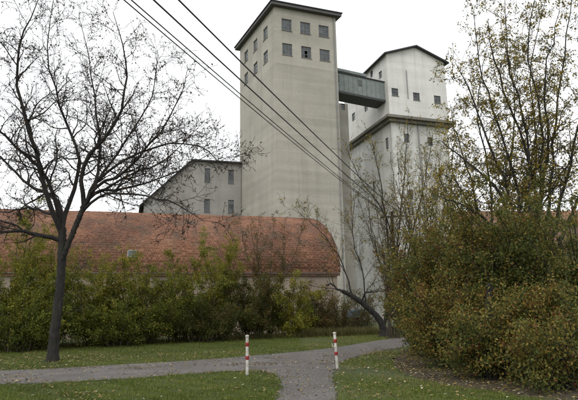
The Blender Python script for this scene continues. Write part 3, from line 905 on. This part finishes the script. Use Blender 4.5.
# ---- big bare tree on the left
D = 20.4
def L(lst, d0, d1):
    n = len(lst); return [P(x, y, d0 + (d1 - d0) * i / (n - 1)) for i, (x, y) in enumerate(lst)]
base = G(52, 362)
trunk = [([base] + [P(x, y, base[1]) for x, y in ((55, 330), (60, 290), (62, 255), (62, 228))], 0.185, 0.145),
         ([P(62, 262, base[1] - 0.05)] + [P(x, y, base[1] - 0.15) for x, y in ((68, 245), (76, 226), (84, 205))], 0.105, 0.095)]
by = base[1]
limbs = [(L([(62, 240), (44, 236), (20, 232), (-8, 231), (-50, 218)], by, by - 1.5), 0.1, 0.02),
         (L([(61, 232), (50, 205), (36, 150), (18, 90), (22, 40), (38, 0)], by, by - 2.5), 0.11, 0.015),
         (L([(62, 230), (56, 200), (30, 185), (-5, 150), (-40, 90)], by, by + 2.5), 0.1, 0.015),
         (L([(62, 230), (72, 195), (80, 160), (62, 110), (48, 60), (55, -10)], by, by + 2.5), 0.1, 0.012),
         (L([(84, 207), (84, 165), (118, 118), (126, 65), (113, 12)], by, by - 1.0), 0.095, 0.012),
         (L([(84, 207), (95, 180), (100, 140), (92, 80), (80, 20)], by, by + 3.0), 0.085, 0.012),
         (L([(84, 207), (98, 185), (132, 165), (168, 120), (186, 80)], by, by - 2.0), 0.08, 0.01),
         (L([(84, 207), (96, 192), (132, 187), (168, 176), (222, 148)], by, by + 1.8), 0.075, 0.01),
         (L([(80, 215), (100, 196), (140, 195), (175, 204), (205, 222)], by, by - 2.2), 0.06, 0.01),
         (L([(84, 207), (100, 178), (145, 150), (195, 145), (228, 168)], by, by - 0.6), 0.07, 0.01),
         (L([(55, 215), (30, 208), (5, 212), (-25, 206)], by, by + 1.5), 0.06, 0.012),
         (L([(92, 188), (120, 150), (150, 100), (158, 50)], by + 0.4, by + 2.4), 0.06, 0.01),
         (L([(60, 225), (45, 175), (10, 140), (-15, 110), (-10, 50)], by, by - 1.6), 0.08, 0.012),
         (L([(88, 200), (125, 178), (165, 160), (205, 120)], by + 0.3, by + 2.8), 0.055, 0.01)]
lv = [dict(n=2.6, len=(1.0, 2.9), ang=50, t0=0.15, lift=0.15, trop=0.025, wig=0.2, pts=8, rr=0.55, rmax=0.04),
      dict(n=4.2, len=(0.5, 1.4), ang=52, t0=0.1, lift=0.1, trop=0.02, wig=0.22, pts=6, rr=0.55, rmax=0.016),
      dict(n=4.2, len=(0.2, 0.65), ang=50, t0=0.1, lift=0.05, trop=0.02, wig=0.22, pts=4, rr=0.6, rmax=0.009)]
tree('bare_tree', 'big leaf bare dark tree with forked trunk on the left', None, base, trunk, limbs, lv, M['bark_dark'], 12000, 0.08, M['leaf_brown'], 0.04, (0.4, 0.25), minr=0.0085)

# ---- crooked small tree beside the path, bare grey crown
base = G(384, 337); by = base[1]
trunk = [([base] + [P(x, y, by - 0.05) for x, y in ((383, 328), (378, 318), (366, 306), (352, 296), (342, 291))], 0.25, 0.12)]
limbs = [(L([(342, 291), (336, 288), (331, 284), (326, 286)], by, by + 0.3), 0.08, 0.03),
         (L([(362, 302), (366, 293), (380, 291), (396, 289)], by, by - 0.8), 0.06, 0.02),
         (L([(384, 327), (389, 290), (388, 240), (381, 190), (372, 140)], by, by + 1.0), 0.1, 0.015),
         (L([(384, 327), (394, 285), (398, 235), (404, 180), (408, 125)], by, by - 0.5), 0.1, 0.015),
         (L([(386, 320), (402, 285), (412, 235), (425, 185), (432, 140)], by, by - 1.2), 0.09, 0.015),
         (L([(384, 327), (398, 270), (385, 215), (360, 180), (347, 150)], by, by + 1.5), 0.07, 0.012),
         (L([(352, 296), (345, 270), (330, 243), (310, 222), (292, 208)], by, by + 1.2), 0.05, 0.01),
         (L([(366, 306), (362, 270), (352, 235), (356, 190)], by, by + 0.3), 0.05, 0.01),
         (L([(388, 322), (412, 290), (430, 245), (448, 205), (452, 170)], by, by - 0.8), 0.08, 0.012)]
lv2 = [dict(n=2.4, len=(1.0, 2.8), ang=38, t0=0.2, lift=0.2, trop=0.06, wig=0.13, pts=7, rr=0.5, rmax=0.03),
       dict(n=3.0, len=(0.5, 1.3), ang=42, t0=0.12, lift=0.1, trop=0.03, wig=0.16, pts=5, rr=0.55, rmax=0.014),
       dict(n=2.5, len=(0.25, 0.6), ang=42, t0=0.15, lift=0.1, trop=0.02, wig=0.16, pts=4, rr=0.55, rmax=0.008)]
tree('crooked_tree', 'crooked tree with a bent low trunk at the path bend', None, base, trunk, limbs, lv2, M['bark_dark'], 8000, 0.09, M['leaf_yellow'], 0.06, (0.4, 0.25), minr=0.007)

# ---- tall many stemmed tree with yellow leaves on the right
base = np.array([8.0, 18.2, 0.0]); by = base[1]
trunk, limbs = [], []
for i, (dx, dy, fx, fy, ln) in enumerate((
        (-0.5, 0.2, 512, 246, [(500, 195), (472, 165), (450, 148), (438, 140)]),
        (-0.4, -0.2, 516, 244, [(508, 190), (486, 135), (470, 90), (455, 62)]),
        (-0.1, 0.3, 524, 242, [(516, 190), (496, 120), (480, 65), (474, 15)]),
        (0.0, -0.3, 528, 240, [(530, 190), (524, 125), (508, 60), (505, -10)]),
        (0.2, 0.2, 536, 240, [(542, 180), (540, 110), (528, 45), (538, -25)]),
        (0.4, -0.1, 544, 238, [(552, 180), (556, 110), (566, 40), (575, -30)]),
        (0.6, 0.3, 552, 238, [(566, 180), (580, 120), (590, 50), (600, -20)]),
        (0.8, -0.2, 560, 238, [(580, 195), (604, 140), (635, 80)]),
        (0.3, 0.5, 540, 242, [(532, 170), (508, 100), (492, 50), (488, 20)]),
        (-0.6, 0.0, 506, 248, [(484, 218), (460, 204), (438, 196)]),
        (0.1, 0.6, 532, 240, [(548, 150), (545, 80), (560, 10)]))):
    st = base + np.array([dx, dy, 0.0]); fk = P(fx, fy, by + dy)
    trunk.append(([st, st * 0.6 + fk * 0.4 + np.array([dx * 0.2, 0, 0]), fk], 0.085, 0.06))
    limbs.append((L([(fx, fy + 3)] + ln, by + dy, by + dy + rng.uniform(-1.8, 1.8)), 0.06, 0.01))
lv3 = [dict(n=2.7, len=(0.9, 2.4), ang=50, t0=0.12, lift=0.1, trop=0.01, wig=0.2, pts=7, rr=0.5, rmax=0.03),
       dict(n=2.7, len=(0.4, 1.2), ang=45, t0=0.1, lift=0.1, trop=0.02, wig=0.16, pts=5, rr=0.55, rmax=0.013),
       dict(n=2.2, len=(0.2, 0.5), ang=45, t0=0.2, lift=0.1, trop=0.0, wig=0.16, pts=4, rr=0.6, rmax=0.008)]
tree('yellow_tree', 'tall many stemmed tree with sparse yellow leaves on the right', None, base, trunk, limbs, lv3, M['bark_dark'], 21000, 0.075, M['leaf_yellow'], 0.05, (0.3, 0.27), minr=0.007)

base = np.array([9.2, 22.5, 0.0]); by = base[1]
trunk, limbs = [], []
for i, (dx, fx, fy, ln) in enumerate((
        (-0.6, 478, 250, [(462, 215), (446, 190), (436, 172)]), (-0.4, 484, 246, [(474, 190), (458, 140), (450, 105)]),
        (-0.1, 492, 244, [(490, 180), (478, 110), (486, 50)]), (0.1, 500, 244, [(510, 170), (514, 90), (500, 20)]),
        (0.3, 508, 244, [(528, 180), (540, 110), (552, 60)]), (0.6, 516, 246, [(546, 200), (570, 160), (590, 120)]),
        (0.0, 496, 246, [(470, 205), (452, 168), (462, 120)]), (0.5, 512, 246, [(536, 160), (530, 70), (546, 0)]))):
    st = base + np.array([dx, 0.3 * (i % 3 - 1), 0.0]); fk = P(fx, fy, by)
    trunk.append(([st, st * 0.6 + fk * 0.4 + np.array([dx * 0.2, 0, 0]), fk], 0.08, 0.055))
    limbs.append((L([(fx, fy + 3)] + ln, by, by + rng.uniform(-1.8, 1.8)), 0.055, 0.01))
tree('golden_tree', 'golden leaved twiggy tree rising between silo and tall yellow tree', None, base, trunk, limbs, lv3, M['bark_dark'], 20000, 0.085, M['leaf_yellow'], 0.07, (0.36, 0.28), minr=0.006)

# ---- young sparse trees in front of the barn
def sapling(px, top, d, spread_px, label, n, mat, tint, stems=5, lsize=0.09):
    b = np.array([*P(px, 330, d)[:2], 0]); ls = []; trk = []
    tops = P(px, top, d)[2]
    for i in range(stems):
        x = px + spread_px * (i - (stems - 1) / 2) / max(1, stems - 1) + rng.normal(0, 3)
        tp = P(x, top + abs(rng.normal(0, 14)), d + rng.normal(0, 0.8))
        st = b + np.array([rng.normal(0, 0.2), rng.normal(0, 0.2), 0.0])
        m1 = st * 0.65 + tp * 0.35 + np.array([(st[0] - tp[0]) * 0.12, 0, 0.3])
        ls.append(([st, m1, st * 0.3 + tp * 0.7 + rng.normal(0, 0.15, 3), tp], 0.04, 0.01))
        trk.append(([st, st * 0.9 + m1 * 0.1, st * 0.8 + m1 * 0.2], 0.05, 0.045))
    return tree('young_tree', label, 'young trees before the barn', b, trk, ls,
                [dict(n=2.6, len=(0.6, 1.7), ang=42, t0=0.15, trop=0.06, wig=0.14, pts=6, rr=0.5, rmax=0.016), dict(n=2.6, len=(0.3, 0.8), ang=45, t0=0.1, pts=4, rmax=0.009)],
                M['bark_brown'], n, lsize, mat, 0.07, tint, minr=0.007)
sapling(268, 212, 36.5, 60, 'thin brown leaved young tree before the barn end', 5200, M['leaf_olive'], (0.58, 0.2), 6)
sapling(118, 246, 31.0, 55, 'young tree with yellowing top before the barn roof light', 4200, M['leaf_lime'], (0.5, 0.22), 5)

sapling(428, 150, 29.0, 80, 'grey bare young tree before the silo', 5200, M['leaf_yellow'], (0.35, 0.27), 13)
sapling(392, 190, 32.5, 70, 'thin bare young tree beside the utility pole', 3600, M['leaf_olive'], (0.5, 0.25), 12)
sapling(452, 190, 25.0, 70, 'young tree with ochre leaves at the thicket edge', 3600, M['leaf_yellow'], (0.4, 0.25), 7)

# ================================================================== SHRUBS
def shrub(px, top, d, w_px, label, group, n, mat, tint, lsize=0.085, stems=9, bark=None, name='shrub', flop=0.35):
    b = np.array([*P(px, 330, d)[:2], 0.0]); h = P(px, top, d)[2]; rw_ = w_px * d / FPX / 2
    t = empty(name, b, label, 'shrub', group)
    allb, main = [], []
    nlow = int(stems * 0.8)
    for i in range(stems + nlow):
        a = 2 * math.pi * (i * 0.618 + rng.random() * 0.1)
        rr = rw_ * math.sqrt(rng.uniform(0.03, 1.0))
        hh = h * (1 - 0.35 * (rr / rw_) ** 2) * rng.uniform(0.8, 1.0)
        if i >= stems: hh *= rng.uniform(0.25, 0.6); rr = rw_ * rng.uniform(0.5, 1.05)
        elif rng.random() < 0.22: hh *= rng.uniform(1.1, 1.32)
        st = b + np.array([math.cos(a), math.sin(a), 0]) * rr * 0.28 * rng.uniform(0.5, 1.3)
        tp = b + np.array([math.cos(a) * rr, math.sin(a) * rr * 0.8, hh]) + rng.normal(0, 0.12, 3)
        hh_ = hh
        md = st * 0.5 + tp * 0.5 + np.array([-math.cos(a), -math.sin(a), 0]) * rr * flop * 0.5 + UP * hh * 0.12
        p = smooth_poly([st, md, tp], 10, 0.03); r_ = np.linspace(0.028, 0.008, 10)
        ch = grow(p, r_, [dict(n=2.8, len=(0.45, 1.35), ang=52, t0=0.08, trop=0.0, wig=0.18, pts=6, rr=0.55, rmax=0.013, lift=0.1),
                          dict(n=2.6, len=(0.2, 0.6), ang=50, t0=0.1, pts=4, rmax=0.007, wig=0.2)], 0.005)
        main += [(p, r_)] + [(c[0], c[1]) for c in ch]; allb += ch
    mixed_obj('stems', main, bark or M['bark_brown'], t)
    allb = [c for c in allb if c[0][:, 2].min() > 0.02] or allb
    c, idx = sample_on(allb, n, 0.09)
    kp = c[:, 2] > 0.04; c = c[kp]; idx = idx[kp]
    bt = rng.normal(0, 0.2, len(allb))
    hn = (c[:, 2] / h - 0.5) * 0.12
    V, tr, tt = leaves(c, lsize, tint=tint[0] + bt[idx] + hn + rng.normal(0, tint[1], len(c)))
    link('foliage', np_mesh('foliage', V, None, tr, tt), mat, t)
    return t
HG = 'hedge shrubs before the barn'
dl = lambda px: 28.0 + 9.0 * px / 330.0
for px, top, dd, w, lbl, n, mt_, tint in (
        (8, 222, 0.5, 95, 'tall loose olive shrub at the far left edge', 10000, 'leaf_lime', (0.25, 0.2)),
        (42, 250, 0.9, 50, 'tall yellow green shrub over the roof left of the trunk', 6500, 'leaf_lime', (0.35, 0.24)),
        (-50, 240, 0.0, 80, 'dark shrub beyond the left picture edge', 4000, 'leaf_green', (0.4, 0.2)),
        (48, 282, -0.6, 70, 'dark green shrub right behind the big tree trunk', 7000, 'leaf_green', (0.35, 0.18)),
        (96, 272, 0.4, 75, 'green and yellow shrub right of the tree trunk', 9500, 'leaf_lime', (0.32, 0.24)),
        (140, 276, -0.3, 78, 'dense green shrub under the barn roof light', 10500, 'leaf_green', (0.5, 0.2)),
        (182, 272, 0.2, 78, 'dense dark green shrub in the middle of the hedge', 10500, 'leaf_green', (0.45, 0.2)),
        (219, 246, 0.8, 56, 'tall shrub with lime yellow top in the hedge', 9000, 'leaf_lime', (0.35, 0.24)),
        (252, 275, 0.0, 66, 'olive brown shrub behind the left post', 8500, 'leaf_olive', (0.35, 0.2)),
        (290, 286, 0.6, 62, 'low shrub with yellow leaves before the barn end', 7500, 'leaf_lime', (0.4, 0.26)),
        (318, 302, 1.5, 40, 'small brown shrub at the barn corner', 3200, 'leaf_olive', (0.55, 0.2)),
        (364, 300, 4.0, 44, 'loose grey brown bramble before the firewood stack', 1500, 'leaf_olive', (0.45, 0.22)),
        (338, 300, 2.4, 36, 'small leafy shrub between barn corner and crooked tree', 1900, 'leaf_olive', (0.5, 0.22)),
        (20, 308, -2.2, 80, 'low dark shrub at the hedge foot left of the trunk', 5500, 'leaf_green', (0.3, 0.18)),
        (118, 312, -1.6, 80, 'low dark shrub at the hedge foot right of the trunk', 5500, 'leaf_green', (0.3, 0.18)),
        (205, 312, -1.4, 80, 'low olive shrub at the hedge foot left of the first post', 5500, 'leaf_olive', (0.25, 0.18))):
    shrub(px, top - 18, dl(px) + dd, w * 1.35, lbl, HG, int(n * 2.7), M[mt_], tint, 0.1, 12)
TG = 'thicket shrubs on the right'
for px, top, d, w, lbl, n, mt_, tint, ls in (
        (420, 258, 22.5, 54, 'small grey green shrub at the thicket edge by the path', 8000, 'leaf_thicket', (0.3, 0.2), 0.075),
        (434, 228, 19.5, 95, 'rust tinged shrub at the left of the thicket', 17000, 'leaf_thicket', (0.56, 0.24), 0.075),
        (478, 214, 17.0, 110, 'tall olive shrub in the middle of the thicket', 20000, 'leaf_thicket', (0.5, 0.24), 0.07),
        (532, 210, 15.8, 120, 'tall green flecked shrub before the yellow tree', 22000, 'leaf_thicket', (0.38, 0.24), 0.068),
        (588, 206, 14.2, 130, 'tall green brown shrub at the right picture edge', 22000, 'leaf_thicket', (0.33, 0.22), 0.065),
        (450, 285, 15.8, 80, 'low brownish shrub at the thicket front by the lawn', 11000, 'leaf_thicket', (0.6, 0.24), 0.065),
        (532, 290, 13.1, 80, 'low yellow flecked shrub right of the dark snag', 12000, 'leaf_thicket', (0.55, 0.24), 0.06),
        (486, 318, 13.2, 66, 'low trailing shrub at the foot of the dark snag', 6500, 'leaf_thicket', (0.45, 0.24), 0.06),
        (552, 330, 11.5, 76, 'low sprawling shrub on the soil at the bottom right', 6500, 'leaf_thicket', (0.5, 0.24), 0.055),
        (588, 285, 12.2, 90, 'low shrub in the bottom right corner', 11000, 'leaf_thicket', (0.42, 0.22), 0.06)):
    shrub(px, top - (20 if top < 290 else 8), d, w * 1.2, lbl, TG, int(n * 1.75), M[mt_], tint, ls * 1.1, 15, M['bark_dark'])

# ---- dead snag inside the thicket
base = np.array([*P(492, 340, 13.9)[:2], 0.0]); by = base[1]
tree('dead_snag', 'dark broken trunk standing in the right thicket', None, base,
     [([base, base + [0.02, 0, 0.7], base + [-0.03, 0, 1.5], P(489.5, 284, by)], 0.13, 0.055)],
     [([base + [0, 0, 1.3], base + [0.3, -0.1, 1.6], base + [0.5, -0.1, 1.95]], 0.04, 0.012)], [dict(n=2, len=(0.2, 0.5), pts=5)], M['bark_dark'], 0, 0, None, 0)

# ---- tarpaulin heap at the barn corner
tp = np.array([*P(352.5, 308, 43.0)[:2], 0.0])
hp = empty('wood_stack', tp, 'stacked firewood under a faded blue tarpaulin by the barn corner', 'firewood')
for r_ in range(6):
    for i in range(6 - r_ % 2):
        x = tp[0] - 0.62 + i * 0.25 + (r_ % 2) * 0.125; rad = 0.115 + rng.normal(0, 0.006); z = 0.12 + r_ * 0.235
        lo_r = np.array([[x, tp[1] - 0.5 + rng.normal(0, 0.03), z]] * 2 + [[x, tp[1] + 0.5, z]] * 2)
        tube_obj('log', [(lo_r + np.array([[0, 0, 0], [0, 0.004, 0], [0, -0.004, 0], [0, 0, 0]]), np.array([0.002, rad, rad, 0.002]))], 8, M['wood'], hp)
nx, ny = 40, 30
gx, gy = np.meshgrid(np.linspace(-1.12, 1.12, nx), np.linspace(-1.25, 1.25, ny))
def drape(g, half): return np.sign(g) * np.minimum(np.abs(g), half) , np.maximum(np.abs(g) - half, 0)
cx, ox = drape(gx, 0.8); cy, oy = drape(gy, 0.62)
zz = 1.72 - 0.9 * np.maximum(ox / 0.32 * 0.32, 0) * 1.2 - 0.95 * oy + 0.05 * np.sin(gx * 4 + gy) + 0.03 * np.sin(gx * 13 + 4 * gy) * np.cos(gy * 9)
V = np.stack([tp[0] + cx + 0.05 * np.sin(gy * 9) * (ox > 0) + np.sign(gx) * ox * 0.15, tp[1] + cy + np.sign(gy) * oy * 0.12 + 0.05 * np.sin(gx * 10) * (oy > 0), zz], -1).reshape(-1, 3)
ii = (np.arange(ny - 1)[:, None] * nx + np.arange(nx - 1)[None, :]).ravel()
link('tarpaulin', np_mesh('tarpaulin', V, np.stack([ii, ii + 1, ii + nx + 1, ii + nx], 1)), M['tarp'], hp, True)

# ================================================================== GRASS, LEAVES
def blades(X, Y, hgt, wid, mat, name, label, tint, bend=0.5):
    n = len(X); a = rng.uniform(0, 2 * math.pi, n); h = hgt * rng.uniform(0.5, 1.25, n); w = wid * rng.uniform(0.7, 1.3, n)
    dx, dy = np.cos(a), np.sin(a); bx_, by_ = -dy, dx
    lean = rng.uniform(0.1, bend * 1.6, n) * h
    B0 = np.stack([X - dx * w / 2, Y - dy * w / 2, np.full(n, 0.0)], 1); B1 = np.stack([X + dx * w / 2, Y + dy * w / 2, np.full(n, 0.0)], 1)
    M0 = np.stack([X - dx * w * 0.4 + bx_ * lean * 0.3, Y - dy * w * 0.4 + by_ * lean * 0.3, h * 0.6], 1)
    M1 = np.stack([X + dx * w * 0.4 + bx_ * lean * 0.3, Y + dy * w * 0.4 + by_ * lean * 0.3, h * 0.6], 1)
    T_ = np.stack([X + bx_ * lean, Y + by_ * lean, h], 1)
    V = np.stack([B0, B1, M1, M0, T_], 1).reshape(-1, 3); i = np.arange(n) * 5
    me = np_mesh(name, V, np.stack([i, i + 1, i + 2, i + 3], 1), np.stack([i + 3, i + 2, i + 4], 1), np.repeat(np.clip(tint, 0, 1), 5))
    return tag(link(name, me, mat), label, 'grass', kind='stuff')
def field(x, y, s=0.6):
    return np.sin(x * s * 1.7 + 1.3) * np.cos(y * s * 1.1 + 0.4) + 0.6 * np.sin(x * s * 4.1 + y * s * 3.3)
N = 420000
Yg = 8.0 + 30.0 * rng.random(N) ** 1.7; Xg = rng.uniform(-0.72, 0.62, N) * Yg + rng.normal(0, 0.3, N)
ok = ~inside(path_poly, Xg + rng.normal(0, 0.06, N) + 0.07 * np.sin(Yg * 5), Yg + rng.normal(0, 0.08, N) + 0.1 * np.sin(Xg * 4.3) * np.sin(Xg * 1.7))
inb = inside(bed_poly, Xg, Yg)
ok &= ~inb | (rng.random(N) < 0.10)
hedge_y = 27.0 + 9.0 * (Xg / Yg * FPX + 289) / 330.0
ok &= Yg < hedge_y + 1.0
bare = field(Xg, Yg, 0.35) + rng.normal(0, 0.5, N)
ok &= ~((Xg > 0.5) & (bare > 0.35))                                     # thin worn lawn on the right
Xg, Yg = Xg[ok], Yg[ok]
sc_ = 0.7 + 0.3 * Yg / 12
tuft = np.clip(1 + 0.35 * field(Xg, Yg, 2.3) + 0.25 * field(Yg, Xg, 5.1), 0.5, 2.0)
blades(Xg, Yg, 0.055 * np.clip(sc_, 1, 1.6) * tuft, 0.0085 * sc_, M['blade'], 'lawn_grass', 'short green grass blades of the lawns beside the path',
       0.44 + 0.13 * field(Xg, Yg) + 0.08 * field(Yg, Xg, 1.9) + np.where(Xg > 0.6, 0.16, 0) + np.where(Yg > 19, 0.1, 0) + rng.normal(0, 0.17, len(Xg)))
# tall dry grass along the hedge foot and below the barn corner
n = 16000
pxs = np.where(rng.random(n) < 0.55, rng.uniform(225, 385, n), rng.uniform(-40, 330, n))
dd = 27.6 + 9.0 * pxs / 330.0 + np.abs(rng.normal(0, 1.2, n)) - 0.6
X = (pxs - 289) / FPX * dd; ok = ~inside(path_poly, X, dd)
blades(X[ok], dd[ok], 0.32 + 0.22 * (pxs[ok] > 300), 0.016, M['dryblade'], 'dry_grass', 'tall dry yellow grass along the hedge foot', 0.45 + rng.normal(0, 0.25, ok.sum()), 0.7)

def litter(X, Y, size, z, tint):
    n = len(X); a = rng.uniform(0, 2 * math.pi, n); s = size * rng.uniform(0.6, 1.3, n)
    ca, sa = np.cos(a), np.sin(a); tz = rng.uniform(0, 0.35, n) * s
    c = np.stack([X, Y, z + 0.004 + np.zeros(n)], 1)
    prof_ = [(0, 0, 0.0), (0.25, 0.3, 0.10), (0.62, 0.27, 0.14), (1.0, 0.0, 0.1), (0.6, -0.28, 0.03), (0.22, -0.26, 0.05)]
    cur = rng.uniform(0.2, 1.3, n)
    V = np.stack([c + np.stack([ca * s * f_ - sa * s * g_, sa * s * f_ + ca * s * g_, tz * f_ + k_ * s * cur], 1) for f_, g_, k_ in prof_], 1).reshape(-1, 3)
    i = np.arange(n) * 6
    return V, np.concatenate([np.stack([i, i + 1, i + 5], 1), np.stack([i + 1, i + 2, i + 5], 1), np.stack([i + 2, i + 4, i + 5], 1), np.stack([i + 2, i + 3, i + 4], 1)]), np.repeat(np.clip(tint, 0, 1), 6)
n1, n2, n3, n4 = 3200, 9000, 600, 900
X1 = rng.normal(-9.0, 4.2, n1); Y1 = rng.normal(21.5, 2.2, n1)
q = rng.random((n2, 2)); X2 = 3.0 + 8 * q[:, 0]; Y2 = 9.5 + 15 * q[:, 1]
k_ = inside(bed_poly, X2, Y2) | (rng.random(n2) < 0.22); X2, Y2 = X2[k_], Y2[k_]
X3 = rng.uniform(-8, 3, n3); Y3 = rng.uniform(10.5, 19, n3)
X4 = rng.uniform(1.0, 4.5, n4); Y4 = rng.uniform(10.5, 22, n4)
cc = rng.integers(0, 60, 2600); cxy = np.stack([rng.uniform(-12, 5, 60), rng.uniform(11, 26, 60)], 1)
X5, Y5 = cxy[cc, 0] + rng.normal(0, 0.35, 2600), cxy[cc, 1] + rng.normal(0, 0.25, 2600)
pe = np.array(far_edge + near_left); pi_ = rng.integers(0, len(pe), 1200)
X3 = np.concatenate([X3, X5, pe[pi_, 0] + rng.normal(0, 0.5, 1200)]); Y3 = np.concatenate([Y3, Y5, pe[pi_, 1] + rng.normal(0, 0.18, 1200)])
X, Y = np.concatenate([X1, X2, X3, X4]), np.concatenate([Y1, Y2, Y3, Y4])
zl = np.where(inside(path_poly, X, Y), 0.012, np.where(inside(bed_poly, X, Y), 0.012, 0.035))
V, tr, tt = litter(X, Y, 0.068, zl, 0.55 + rng.normal(0, 0.28, len(X)))
tag(link('fallen_leaves', np_mesh('fallen_leaves', V, None, tr, tt), M['leaf_litter']), 'fallen yellow and brown leaves strewn over grass and soil', 'leaves', kind='stuff')

# loose pebbles on the path
n = 9000
X = np.concatenate([rng.uniform(-16, 8, n), rng.uniform(-0.6, 1.0, n // 3)]); Y = np.concatenate([rng.uniform(12, 34, n), rng.uniform(9, 16, n // 3)])
k_ = inside(path_poly, X, Y); X, Y = X[k_], Y[k_]; n = len(X)
r_ = 0.012 * rng.lognormal(0, 0.45, n); oc = np.array([[1, 0, 0], [0, 1, 0], [-1, 0, 0], [0, -1, 0], [0, 0, 0.7], [0, 0, -0.7]], float)
V = np.stack([X, Y, np.full(n, 0.012)], 1)[:, None, :] + oc[None] * r_[:, None, None] * rng.uniform(0.6, 1.3, (n, 6, 1))
i = np.arange(n) * 6
tr = np.concatenate([np.stack([i + a_, i + b_, i + c_], 1) for a_, b_, c_ in ((0, 1, 4), (1, 2, 4), (2, 3, 4), (3, 0, 4), (1, 0, 5), (2, 1, 5), (3, 2, 5), (0, 3, 5))])
tag(link('path_pebbles', np_mesh('path_pebbles', V.reshape(-1, 3), None, tr), M['pebble']), 'loose small grey pebbles lying on the gravel path', 'pebbles', kind='stuff')
